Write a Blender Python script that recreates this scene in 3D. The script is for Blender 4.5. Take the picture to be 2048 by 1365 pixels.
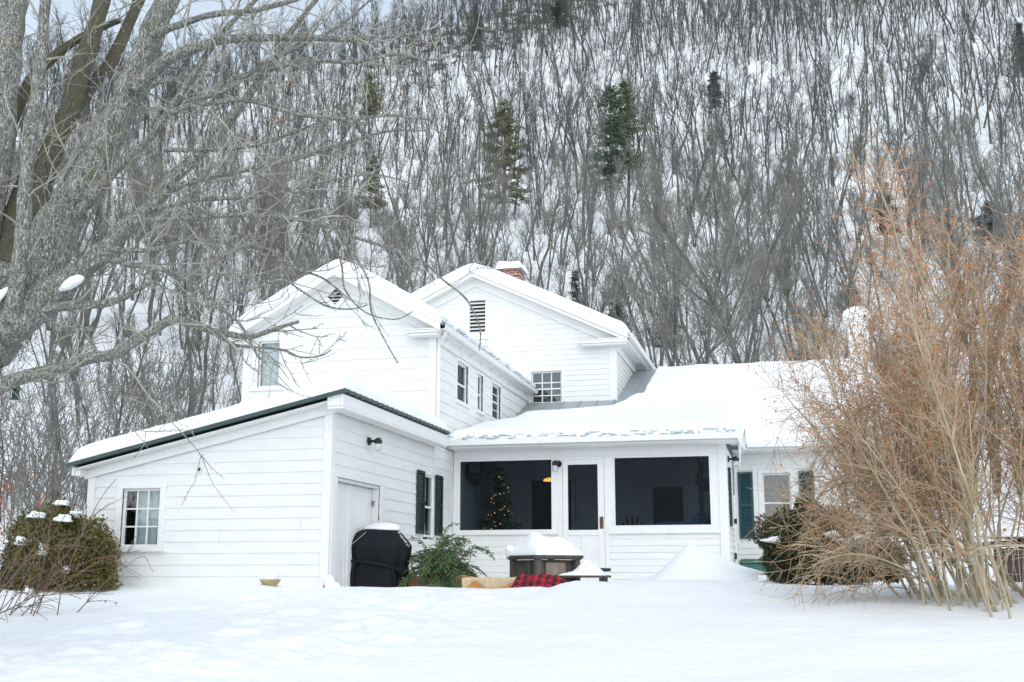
import bpy, bmesh, math, random
import numpy as np
from mathutils import Vector, Matrix

# ---------------------------------------------------------------- camera, world, sun, exposure
for o in list(bpy.data.objects): bpy.data.objects.remove(o)
S = bpy.context.scene
COL = S.collection
cam_d = bpy.data.cameras.new('camera'); cam = bpy.data.objects.new('camera', cam_d); COL.objects.link(cam)
cam.location = (0, 0, 0)
cam.rotation_euler = (math.radians(90 + 11.61), 0, math.radians(13.65))
cam_d.sensor_width = 36; cam_d.lens = 40.0
cam_d.clip_start = 0.1; cam_d.clip_end = 3000
S.camera = cam
SUN_EL, SUN_AZ = 52., 160.  # azimuth clockwise from +Y: behind the camera, to its left
W = bpy.data.worlds.new('World'); S.world = W; W.use_nodes = True
nt = W.node_tree; nt.nodes.clear()
sky = nt.nodes.new('ShaderNodeTexSky'); sky.sky_type = 'NISHITA'; sky.sun_disc = False
sky.sun_elevation = math.radians(SUN_EL); sky.sun_rotation = math.radians(SUN_AZ)
sky.air_density = 1.0; sky.dust_density = 0.6; sky.ozone_density = 1.0
hs = nt.nodes.new('ShaderNodeHueSaturation'); hs.inputs['Saturation'].default_value = .45; hs.inputs['Hue'].default_value = .482
bg = nt.nodes.new('ShaderNodeBackground'); bg.inputs['Strength'].default_value = 0.15
ow = nt.nodes.new('ShaderNodeOutputWorld')
nt.links.new(sky.outputs[0], hs.inputs['Color']); nt.links.new(hs.outputs[0], bg.inputs[0]); nt.links.new(bg.outputs[0], ow.inputs[0])
sd = bpy.data.lights.new('sun', 'SUN'); sd.energy = 0.5; sd.angle = math.radians(90); sd.color = (1.0, 0.94, 0.82)
so = bpy.data.objects.new('sun', sd); COL.objects.link(so)
a_, e_ = math.radians(SUN_AZ), math.radians(SUN_EL)
sv = Vector((math.sin(a_) * math.cos(e_), math.cos(a_) * math.cos(e_), math.sin(e_)))
so.rotation_euler = sv.to_track_quat('Z', 'Y').to_euler(); so.location = sv * 50
S.view_settings.view_transform = 'Standard'; S.view_settings.look = 'None'
S.view_settings.exposure = .87; S.view_settings.gamma = 1.0
S.render.engine = 'CYCLES'
S.cycles.max_bounces = 6; S.cycles.transparent_max_bounces = 12

# ---------------------------------------------------------------- helpers
def tag(o, label=None, cat=None, group=None, kind=None):
    if label: o['label'] = label
    if cat: o['category'] = cat
    if group: o['group'] = group
    if kind: o['kind'] = kind
    return o
def thing(name, loc, label, cat, group=None, rz=0):
    o = bpy.data.objects.new(name, None); COL.objects.link(o)
    o.location = loc; o.rotation_euler = (0, 0, rz); o.empty_display_size = .2
    return tag(o, label, cat, group)
def org(p):
    v = Vector((0, 0, 0))
    while p is not None: v += p.location; p = p.parent
    return v
class MB:
    def __init__(s): s.v = []; s.f = []
    def add(s, vs, fs):
        b = len(s.v); s.v.extend(vs); s.f.extend([tuple(i + b for i in f) for f in fs])
    def hexa(s, c):      # 8 corners: bottom 4 then top 4
        s.add(c, [(3, 2, 1, 0), (4, 5, 6, 7), (0, 1, 5, 4), (1, 2, 6, 5), (2, 3, 7, 6), (3, 0, 4, 7)])
    def box(s, x0, x1, y0, y1, z0, z1):
        s.hexa([(x0, y0, z0), (x1, y0, z0), (x1, y1, z0), (x0, y1, z0), (x0, y0, z1), (x1, y0, z1), (x1, y1, z1), (x0, y1, z1)])
    def mbox(s, F, u0, u1, z0, z1, n0, n1):   # box in a wall's own coordinates
        s.hexa([F(u0, z0, n0), F(u1, z0, n0), F(u1, z0, n1), F(u0, z0, n1), F(u0, z1, n0), F(u1, z1, n0), F(u1, z1, n1), F(u0, z1, n1)])
    def mquad(s, F, u0, u1, z0, z1, n):
        s.add([F(u0, z0, n), F(u1, z0, n), F(u1, z1, n), F(u0, z1, n)], [(0, 1, 2, 3)])
    def bar(s, p, q, w, h=None):              # rectangular bar from p to q
        h = h or w; p = Vector(p); q = Vector(q); d = (q - p).normalized()
        r = Vector((0, 0, 1)) if abs(d.z) < .95 else Vector((1, 0, 0))
        a = d.cross(r).normalized() * w / 2; b = a.cross(d).normalized() * h / 2
        s.hexa([tuple(x) for x in (p - a - b, p + a - b, p + a + b, p - a + b, q - a - b, q + a - b, q + a + b, q - a + b)])
    def tube(s, pts, rad, n=6, cap=False):
        L = len(pts); b = len(s.v)
        x0, y0, z0 = pts[0]; x1, y1, z1 = pts[-1]
        dx, dy, dz = x1 - x0, y1 - y0, z1 - z0
        l = math.sqrt(dx * dx + dy * dy + dz * dz) or 1
        ref = (0., 0., 1.) if abs(dz / l) < .8 else (1., 0., 0.)
        for i in range(L):
            p = pts[max(0, i - 1)]; q = pts[min(L - 1, i + 1)]
            dx, dy, dz = q[0] - p[0], q[1] - p[1], q[2] - p[2]
            l = math.sqrt(dx * dx + dy * dy + dz * dz) or 1e-6; dx /= l; dy /= l; dz /= l
            ax, ay, az = dy * ref[2] - dz * ref[1], dz * ref[0] - dx * ref[2], dx * ref[1] - dy * ref[0]
            l = math.sqrt(ax * ax + ay * ay + az * az) or 1e-6; ax /= l; ay /= l; az /= l
            bx, by, bz = ay * dz - az * dy, az * dx - ax * dz, ax * dy - ay * dx
            c = pts[i]; r = rad[i]
            for k in range(n):
                t = 6.28318 * k / n; cs = math.cos(t) * r; sn = math.sin(t) * r
                s.v.append((c[0] + ax * cs + bx * sn, c[1] + ay * cs + by * sn, c[2] + az * cs + bz * sn))
        for i in range(L - 1):
            for k in range(n):
                a = b + i * n + k; c2 = b + i * n + (k + 1) % n
                s.f.append((a, c2, c2 + n, a + n))
        if cap:
            s.f.append(tuple(b + k for k in range(n))[::-1]); s.f.append(tuple(b + (L - 1) * n + k for k in range(n)))
    def lathe(s, c, prof, n=20, a0=0.):        # prof: (r, z)
        b = len(s.v)
        for r, z in prof:
            for k in range(n):
                t = 6.28318 * k / n + a0; s.v.append((c[0] + r * math.cos(t), c[1] + r * math.sin(t), c[2] + z))
        for i in range(len(prof) - 1):
            for k in range(n):
                s.f.append((b + i * n + k, b + i * n + (k + 1) % n, b + (i + 1) * n + (k + 1) % n, b + (i + 1) * n + k))
        s.f.append(tuple(b + k for k in range(n))[::-1]); s.f.append(tuple(b + (len(prof) - 1) * n + k for k in range(n)))
    def blob(s, c, r, rng, sub=2, lump=.18, flat=1.0):
        bm = bmesh.new(); bmesh.ops.create_icosphere(bm, subdivisions=sub, radius=1.0)
        ph = [rng.uniform(0, 6.28) for _ in range(6)]; vs = []
        for v in bm.verts:
            x, y, z = v.co
            k = 1 + lump * (math.sin(3.1 * x + ph[0]) * math.sin(2.7 * y + ph[1]) + .6 * math.sin(5.3 * z + ph[2] + 2 * x) + .45 * math.sin(7.7 * y + ph[3]) * math.sin(6.9 * x + ph[4]))
            vs.append((c[0] + x * k * r[0], c[1] + y * k * r[1], c[2] + (z * k * r[2] if z > 0 else z * k * r[2] * flat)))
        s.add(vs, [tuple(v.index for v in f.verts) for f in bm.faces]); bm.free()
    def build(s, name, mat, parent=None, smooth=False, recalc=False, bevel=0):
        me = bpy.data.meshes.new(name); g = org(parent)
        vs = s.v if parent is None else [(x - g.x, y - g.y, z - g.z) for x, y, z in s.v]
        me.from_pydata(vs, [], s.f)
        if recalc:
            bm = bmesh.new(); bm.from_mesh(me); bmesh.ops.recalc_face_normals(bm, faces=bm.faces); bm.to_mesh(me); bm.free()
        if smooth: me.polygons.foreach_set('use_smooth', [True] * len(me.polygons))
        me.materials.append(mat)
        o = bpy.data.objects.new(name, me); COL.objects.link(o); o.parent = parent
        if bevel:
            m = o.modifiers.new('bevel', 'BEVEL'); m.width = bevel; m.segments = 2; m.limit_method = 'ANGLE'
        return o
def np_mesh(name, V, F, mat, smooth=True, parent=None):   # V (n,3), F (m,4)
    me = bpy.data.meshes.new(name); n, m = len(V), len(F); k = F.shape[1]
    me.vertices.add(n); me.vertices.foreach_set('co', np.ascontiguousarray(V, dtype=np.float32).ravel())
    me.loops.add(m * k); me.loops.foreach_set('vertex_index', np.ascontiguousarray(F, dtype=np.int32).ravel())
    me.polygons.add(m); me.polygons.foreach_set('loop_start', np.arange(0, m * k, k, dtype=np.int32))
    me.polygons.foreach_set('loop_total', np.full(m, k, dtype=np.int32))
    if smooth: me.polygons.foreach_set('use_smooth', np.ones(m, dtype=bool))
    me.update(calc_edges=True); me.materials.append(mat)
    o = bpy.data.objects.new(name, me); COL.objects.link(o); o.parent = parent
    return o
def hash2(i, j, s=0):
    h = (i.astype(np.int64) * 374761393 + j.astype(np.int64) * 668265263 + s * 982451653) & 0xffffffff
    h = ((h ^ (h >> 13)) * 1274126177) & 0xffffffff
    return ((h ^ (h >> 16)) & 0xffff) / 65535.0
def vnoise(x, y, s=0):
    x = np.asarray(x, float); y = np.asarray(y, float)
    i = np.floor(x); j = np.floor(y); u = x - i; v = y - j
    u = u * u * (3 - 2 * u); v = v * v * (3 - 2 * v)
    a = hash2(i, j, s); b = hash2(i + 1, j, s); c = hash2(i, j + 1, s); d = hash2(i + 1, j + 1, s)
    return (a + (b - a) * u) * (1 - v) + (c + (d - c) * u) * v
def fbm(x, y, o=4, s=0):
    t = 0; a = .5
    for k in range(o): t = t + a * (vnoise(x * 2 ** k, y * 2 ** k, s + k) - .5); a *= .5
    return t
def sstep(a, b, x):
    t = np.clip((x - a) / (b - a), 0, 1); return t * t * (3 - 2 * t)

# ---------------------------------------------------------------- materials
def lin(h):
    c = [int(h[i:i + 2], 16) / 255 for i in (0, 2, 4)]
    return tuple((x / 12.92 if x <= .04045 else ((x + .055) / 1.055) ** 2.4) for x in c)
def pmat(name, c1, c2=None, scale=5., rough=.7, bump=0., bscale=None, detail=4, stretch=(1, 1, 1), metal=0., bdist=.02, spec=.5, split=(.35, .65), wave=None):
    m = bpy.data.materials.new(name); m.use_nodes = True; t = m.node_tree; p = t.nodes['Principled BSDF']
    p.inputs['Roughness'].default_value = rough; p.inputs['Metallic'].default_value = metal
    p.inputs['Specular IOR Level'].default_value = spec
    p.inputs['Base Color'].default_value = (*c1, 1)
    tc = t.nodes.new('ShaderNodeTexCoord'); mp = t.nodes.new('ShaderNodeMapping'); mp.inputs['Scale'].default_value = stretch
    t.links.new(tc.outputs['Object'], mp.inputs[0])
    if c2:
        n = t.nodes.new('ShaderNodeTexNoise'); n.inputs['Scale'].default_value = scale; n.inputs['Detail'].default_value = detail
        n.inputs['Roughness'].default_value = .65
        r = t.nodes.new('ShaderNodeValToRGB'); r.color_ramp.elements[0].position = split[0]; r.color_ramp.elements[1].position = split[1]
        r.color_ramp.elements[0].color = (*c1, 1); r.color_ramp.elements[1].color = (*c2, 1)
        t.links.new(mp.outputs[0], n.inputs['Vector']); t.links.new(n.outputs[0], r.inputs[0]); t.links.new(r.outputs[0], p.inputs['Base Color'])
    if bump:
        n = t.nodes.new('ShaderNodeTexNoise'); n.inputs['Scale'].default_value = bscale or scale * 3; n.inputs['Detail'].default_value = 5
        b = t.nodes.new('ShaderNodeBump'); b.inputs['Strength'].default_value = bump; b.inputs['Distance'].default_value = bdist
        t.links.new(mp.outputs[0], n.inputs['Vector']); t.links.new(n.outputs[0], b.inputs['Height']); t.links.new(b.outputs[0], p.inputs['Normal'])
    return m
M_snow = pmat('snow', (.87, .885, .90), (.83, .855, .885), 1.3, .55, .35, 9., bdist=.03, spec=.25)
M_roofsnow = pmat('roof_snow', (.88, .89, .90), (.85, .87, .89), 2., .55, .3, 14., bdist=.02, spec=.25)
M_ice = pmat('ice', (.62, .70, .74), (.82, .87, .90), 9., .18, .5, 20., bdist=.02)
M_white = pmat('white_siding', (.81, .81, .79), (.71, .72, .70), 2.5, .6, .12, 60., detail=6, stretch=(1, 1, 4), bdist=.004, split=(.3, .8))
M_trim = pmat('white_trim', (.81, .81, .80), (.77, .77, .755), 4., .5, .05, 50., bdist=.003)
M_graymetal = pmat('gray_metal_roof', (.30, .335, .36), (.36, .39, .41), 3., .45, .0, metal=.2)
M_greenmetal = pmat('green_metal', (.028, .058, .054), (.045, .078, .072), 4., .45)
M_shutter = pmat('dark_green_paint', (.006, .028, .024), (.012, .04, .034), 8., .55)
M_teal = pmat('teal_paint', (.004, .045, .06), (.008, .06, .075), 8., .5)
M_greenbox = pmat('green_plastic', (.02, .11, .09), (.03, .13, .105), 5., .5)
M_black = pmat('black_paint', (.012, .012, .013), None, rough=.4)
M_cover = pmat('black_cover', (.005, .006, .008), (.010, .012, .015), 8., .7, .4, 26., bdist=.02, spec=.22)
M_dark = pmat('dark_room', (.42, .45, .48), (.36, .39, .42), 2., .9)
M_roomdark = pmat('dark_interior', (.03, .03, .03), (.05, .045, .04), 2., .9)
M_brick = None
def brickmat():
    m = bpy.data.materials.new('red_brick'); m.use_nodes = True; t = m.node_tree; p = t.nodes['Principled BSDF']
    tc = t.nodes.new('ShaderNodeTexCoord'); mp = t.nodes.new('ShaderNodeMapping'); mp.inputs['Rotation'].default_value = (math.radians(90), 0, 0)
    b = t.nodes.new('ShaderNodeTexBrick'); b.inputs['Color1'].default_value = (.33, .10, .055, 1); b.inputs['Color2'].default_value = (.24, .07, .045, 1)
    b.inputs['Mortar'].default_value = (.5, .47, .43, 1); b.inputs['Scale'].default_value = 1.; b.inputs['Mortar Size'].default_value = .012
    b.inputs['Brick Width'].default_value = .22; b.inputs['Row Height'].default_value = .085
    t.links.new(tc.outputs['Object'], mp.inputs[0]); t.links.new(mp.outputs[0], b.inputs['Vector']); t.links.new(b.outputs['Color'], p.inputs['Base Color'])
    p.inputs['Roughness'].default_value = .85; return m
M_brick = brickmat()
def glassmat(name, tint, refl=.12, rough=.02):
    m = bpy.data.materials.new(name); m.use_nodes = True; t = m.node_tree; t.nodes.clear()
    o = t.nodes.new('ShaderNodeOutputMaterial'); mx = t.nodes.new('ShaderNodeMixShader')
    tr = t.nodes.new('ShaderNodeBsdfTransparent'); tr.inputs[0].default_value = (*tint, 1)
    g = t.nodes.new('ShaderNodeBsdfGlossy'); g.inputs['Roughness'].default_value = rough; g.inputs[0].default_value = (.9, .95, 1, 1)
    mx.inputs[0].default_value = refl
    t.links.new(tr.outputs[0], mx.inputs[1]); t.links.new(g.outputs[0], mx.inputs[2]); t.links.new(mx.outputs[0], o.inputs[0])
    return m
M_glass = glassmat('window_glass', (.70, .78, .80), .11)
M_screen = glassmat('porch_screen', (.45, .51, .57), .009, .35)
M_jar = glassmat('lamp_glass', (.86, .88, .88), .25, .05)
def emis(name, c, s):
    m = bpy.data.materials.new(name); m.use_nodes = True; p = m.node_tree.nodes['Principled BSDF']
    p.inputs['Emission Color'].default_value = (*c, 1); p.inputs['Emission Strength'].default_value = s; p.inputs['Base Color'].default_value = (*c, 1); return m
M_bulb = emis('fairy_light', (1., .60, .27), 1.8)
M_warm = emis('warm_lamp', (1., .52, .10), 1.1)
M_curtain = pmat('lace_curtain', (.84, .85, .82), (.72, .74, .71), 16., .9, .4, 30., stretch=(1, 1, .12), bdist=.03)
M_wood = pmat('weathered_wood', (.03, .026, .024), (.10, .09, .08), 6., .8, .5, 22., stretch=(1, 1, .15), bdist=.01)
M_woodlight = pmat('pale_sawn_wood', (.52, .40, .24), (.62, .52, .36), 18., .8, .5, 60., bdist=.01)
M_woodorange = pmat('orange_wood', (.42, .17, .045), (.55, .26, .08), 10., .6, .3, 30., bdist=.008)
M_terra = pmat('terracotta', (.38, .16, .07), (.46, .24, .12), 12., .75, .3)
M_stone = pmat('aged_stone', (.36, .28, .14), (.46, .38, .22), 10., .85, .4)
M_brass = pmat('aged_brass', (.12, .08, .045), None, rough=.4, metal=.6)
M_dirtwood = pmat('dark_stained_wood', (.035, .022, .022), (.06, .04, .038), 6., .8)
def plaid():
    m = bpy.data.materials.new('red_plaid'); m.use_nodes = True; t = m.node_tree; p = t.nodes['Principled BSDF']; p.inputs['Roughness'].default_value = .9
    tc = t.nodes.new('ShaderNodeTexCoord'); fac = None
    for ax, sc in (('X', 9.), ('Y', 9.)):
        w = t.nodes.new('ShaderNodeTexWave'); w.bands_direction = ax; w.inputs['Scale'].default_value = sc / 3; w.inputs['Distortion'].default_value = .6
        g = t.nodes.new('ShaderNodeMath'); g.operation = 'GREATER_THAN'; g.inputs[1].default_value = .55
        t.links.new(tc.outputs['Object'], w.inputs[0]); t.links.new(w.outputs['Fac'], g.inputs[0])
        if fac is None: fac = g
        else:
            a = t.nodes.new('ShaderNodeMath'); a.operation = 'ADD'; t.links.new(fac.outputs[0], a.inputs[0]); t.links.new(g.outputs[0], a.inputs[1]); fac = a
    h = t.nodes.new('ShaderNodeMath'); h.operation = 'MULTIPLY'; h.inputs[1].default_value = .5; t.links.new(fac.outputs[0], h.inputs[0])
    r = t.nodes.new('ShaderNodeValToRGB'); r.color_ramp.interpolation = 'CONSTANT'
    r.color_ramp.elements[0].color = (.38, .012, .03, 1); r.color_ramp.elements[1].position = .75; r.color_ramp.elements[1].color = (.02, .012, .02, 1)
    e = r.color_ramp.elements.new(.4); e.color = (.17, .008, .02, 1)
    t.links.new(h.outputs[0], r.inputs[0]); t.links.new(r.outputs[0], p.inputs['Base Color']); return m
M_plaid = plaid()
def barkmat(name, ca, cb, moss=None, scale=14., amount=.55):
    m = bpy.data.materials.new(name); m.use_nodes = True; t = m.node_tree; p = t.nodes['Principled BSDF']; p.inputs['Roughness'].default_value = .9
    p.inputs['Specular IOR Level'].default_value = .2
    tc = t.nodes.new('ShaderNodeTexCoord'); mp = t.nodes.new('ShaderNodeMapping'); mp.inputs['Scale'].default_value = (1, 1, .28)
    v = t.nodes.new('ShaderNodeTexVoronoi'); v.feature = 'DISTANCE_TO_EDGE'; v.inputs['Scale'].default_value = scale
    n = t.nodes.new('ShaderNodeTexNoise'); n.inputs['Scale'].default_value = scale * 1.7; n.inputs['Detail'].default_value = 6
    n2 = t.nodes.new('ShaderNodeTexNoise'); n2.inputs['Scale'].default_value = 5.5; n2.inputs['Detail'].default_value = 6
    dm = t.nodes.new('ShaderNodeVectorMath'); dm.operation = 'MULTIPLY_ADD'; dm.inputs[1].default_value = (.12, .12, .12)
    t.links.new(tc.outputs['Object'], mp.inputs[0]); t.links.new(mp.outputs[0], n.inputs['Vector'])
    t.links.new(n.outputs['Color'], dm.inputs[0]); t.links.new(mp.outputs[0], dm.inputs[2]); t.links.new(dm.outputs[0], v.inputs['Vector'])
    r = t.nodes.new('ShaderNodeValToRGB'); r.color_ramp.elements[0].position = .0; r.color_ramp.elements[1].position = .16
    r.color_ramp.elements[0].color = (*ca, 1); r.color_ramp.elements[1].color = (*cb, 1); t.links.new(v.outputs['Distance'], r.inputs[0])
    mx = t.nodes.new('ShaderNodeMix'); mx.data_type = 'RGBA'; mx.blend_type = 'MULTIPLY'; mx.inputs[0].default_value = .8
    rr = t.nodes.new('ShaderNodeValToRGB'); rr.color_ramp.elements[0].color = (.45, .45, .45, 1); rr.color_ramp.elements[1].color = (1.25, 1.25, 1.2, 1)
    rr.color_ramp.elements[0].position = .3; rr.color_ramp.elements[1].position = .7
    t.links.new(n.outputs[0], rr.inputs[0]); t.links.new(r.outputs[0], mx.inputs[6]); t.links.new(rr.outputs[0], mx.inputs[7])
    out = mx.outputs[2]
    if moss:
        q = t.nodes.new('ShaderNodeValToRGB'); q.color_ramp.elements[0].position = amount; q.color_ramp.elements[1].position = amount + .12
        q.color_ramp.elements[0].color = (0, 0, 0, 1); q.color_ramp.elements[1].color = (.85, .85, .85, 1)
        t.links.new(tc.outputs['Object'], n2.inputs['Vector']); t.links.new(n2.outputs[0], q.inputs[0])
        m2 = t.nodes.new('ShaderNodeMix'); m2.data_type = 'RGBA'; m2.inputs[7].default_value = (*moss, 1)
        t.links.new(q.outputs[0], m2.inputs[0]); t.links.new(out, m2.inputs[6]); out = m2.outputs[2]
    t.links.new(out, p.inputs['Base Color'])
    b = t.nodes.new('ShaderNodeBump'); b.inputs['Strength'].default_value = .9; b.inputs['Distance'].default_value = .03
    ad = t.nodes.new('ShaderNodeMath'); ad.operation = 'ADD'; t.links.new(r.outputs[0], ad.inputs[0]); t.links.new(n.outputs[0], ad.inputs[1])
    t.links.new(ad.outputs[0], b.inputs['Height']); t.links.new(b.outputs[0], p.inputs['Normal'])
    return m
M_bark = barkmat('gray_bark', (.14, .14, .12), (.50, .50, .46), (.22, .215, .14), scale=34., amount=.60)
M_barkmoss = barkmat('mossy_bark', (.06, .054, .042), (.21, .195, .16), (.13, .125, .075), scale=38., amount=.45)
M_twig = pmat('gray_twig', (.18, .165, .135), (.46, .44, .385), 3., .85)
M_hilltree = pmat('hill_bark', (.065, .065, .058), (.165, .163, .15), .8, .9, spec=.2)
M_hilltwig = pmat('hill_twig', (.14, .135, .122), (.26, .25, .23), .5, .9, spec=.2)
M_stem = pmat('tan_stem', (.32, .265, .175), (.50, .435, .315), 7., .8, stretch=(1, 1, .3))
M_tantwig = pmat('tan_twig', (.32, .195, .105), (.52, .40, .28), 2.2, .85)
M_bud = pmat('orange_bud', (.50, .15, .035), (.60, .29, .09), 3., .8)
M_leafo = pmat('orange_dead_leaf', (.55, .17, .05), (.40, .16, .06), 6., .8)
M_browntwig = pmat('brown_twig', (.12, .075, .055), (.22, .15, .11), 4., .85)
M_box = pmat('boxwood_leaf', (.05, .055, .014), (.20, .18, .045), 4.5, .6, detail=6)
M_yew = pmat('yew_leaf', (.035, .065, .03), (.13, .075, .03), 3.2, .65, detail=6, split=(.5, .66))
M_cedar = pmat('cedar_spray', (.035, .10, .045), (.13, .19, .055), 6., .6)
M_pine = pmat('pine_needle', (.10, .115, .065), (.20, .19, .10), .5, .8)
M_pinedark = pmat('dark_pine_needle', (.045, .08, .055), (.085, .13, .08), .5, .8)
M_gray = pmat('dark_conifer', (.045, .05, .05), (.08, .08, .075), .5, .8)
M_rock = pmat('dark_ledge', (.07, .065, .062), (.17, .155, .145), .4, .9, 1., .8, bdist=.5)

# ---------------------------------------------------------------- ground, hill
CREST_X = [-14, -11.1, -10.3, -9.6, -9.0, -8.2, -7.75, -7.35, -6.9, -6.5, -6.1, -5.3, -4.85, -4.4, -3.93, -3.5, -3.3, -3.12, -2.9, -2.7, -2.05, -1.6, -1.0, -.2, .5, 1.4, 2.2, 4]
CREST_Z = [.05, .05, -.02, -.04, -.07, -.05, -.03, .05, .03, -.03, -.01, -.02, .0, -.05, -.08, -.05, -.03, -.06, .03, .08, .08, .12, .12, .05, .0, .0, .03, .1]
PR = [0, 36, 60, 90, 130, 198, 260, 340, 400, 520, 900]
PZ = [0, .0, 4.2, 14, 33, 65, 105, 178, 235, 330, 600]
# crest radius of the ridge by azimuth (degrees, negative = left)
CA = [-90, -45, -40, -37, -31, -28, -22, -18.4, -14, -8, 0, 30, 60]
CR = [120, 200, 228, 250, 268, 282, 298, 325, 350, 395, 520, 520, 480]
TRAIL = []
_r = random.Random(3)
for (x, y) in [(-4.3, 8.4), (-4.0, 8.9), (-4.25, 9.4), (-3.9, 9.9), (-4.2, 10.4), (-4.0, 10.9), (-4.35, 11.4), (-4.1, 11.9), (-4.6, 12.3), (-4.2, 12.8), (-5.0, 8.6), (-5.4, 9.2), (-5.0, 9.8), (-5.3, 10.6), (-5.2, 11.4), (-5.9, 12.2), (-6.3, 13.0), (-3.3, 12.6), (-4.4, 13.2), (-5.0, 13.0), (-6.5, 10.2), (-7.2, 12.1)]:
    TRAIL.append((x + _r.uniform(-.1, .1), y + _r.uniform(-.1, .1), _r.uniform(.13, .24), _r.uniform(.03, .055)))
def H(x, y):
    x = np.asarray(x, float); y = np.asarray(y, float)
    yb = np.clip(y, -2, 40)
    b = -1.5 + .094 * yb; c = -.145
    k = .25; h = np.clip(.5 + .5 * (c - b) / k, 0, 1); z = c * (1 - h) + b * h - k * h * (1 - h) * .5
    z = z + np.interp(x, CREST_X, CREST_Z) * np.exp(-((y - 14.3) / 1.1) ** 2)
    pat = sstep(-6.6, -6.0, x) * (1 - sstep(-1.6, -.9, x)) * sstep(15.0, 16.0, y) * (1 - sstep(23.4, 24., y))
    z = z - .22 * pat
    z = z + .80 * np.exp(-(np.abs((x + 1.52) / .58) ** 1.5 + ((y - 17.7) / .9) ** 2)) + .26 * np.exp(-(((x + 2.35) / .5) ** 2 + ((y - 18.6) / .6) ** 2)) + .16 * np.exp(-(((x + .6) / .6) ** 2 + ((y - 17.2) / .9) ** 2))
    z = z + .12 * sstep(24, 34, y)
    near = 1 - sstep(26, 40, np.hypot(x, y))
    z = z + near * (.11 * fbm(x * .55, y * .55, 3, 5) + .035 * fbm(x * 2.2, y * 2.2, 3, 9) + .012 * fbm(x * 9, y * 9, 2, 19))
    st = near * (1 - sstep(13.6, 14.6, y)) * sstep(-7.6, -6.6, x) * (1 - sstep(-3.6, -2.4, x))
    z = z + st * .07 * np.abs(fbm(x * 3.5, y * 3.5, 3, 33)) * 2
    for (tx, ty, tr, td) in TRAIL:
        d2 = ((x - tx) ** 2 + (y - ty) ** 2) / tr ** 2
        z = z - td * np.exp(-d2 ** 2 * 1.3) + td * .55 * np.exp(-(np.sqrt(d2) - 1.35) ** 2 * 5)
    r = np.hypot(x, y); az = np.degrees(np.arctan2(x, y))
    rc = np.interp(az, CA, CR) + 6 * fbm(az * .25, az * 0 + 3, 3, 7) * 2
    fade = 1 - sstep(70, 115, np.abs(az + 5))
    rr = np.minimum(r, rc)
    hz = np.interp(rr, PR, PZ) - .35 * np.maximum(0, r - rc)
    rough = sstep(45, 120, r)
    hz = hz + rough * (9. * fbm(x * .018, y * .018, 3, 21) + 2.4 * fbm(x * .09, y * .09, 4, 27))
    # ledges near the top
    top = sstep(rc - 75, rc - 25, r) * (1 - sstep(rc + 5, rc + 40, r))
    led = fbm(x * .03, y * .03, 4, 41) * 4
    hz = hz + top * (1.5 + 2.2 * sstep(-22, -17, az) * (1 - sstep(-2, 8, az))) * (np.floor((hz * .10 + led)) - (hz * .10 + led) + .5) * .9
    return z + fade * hz * sstep(34, 50, r)
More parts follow.
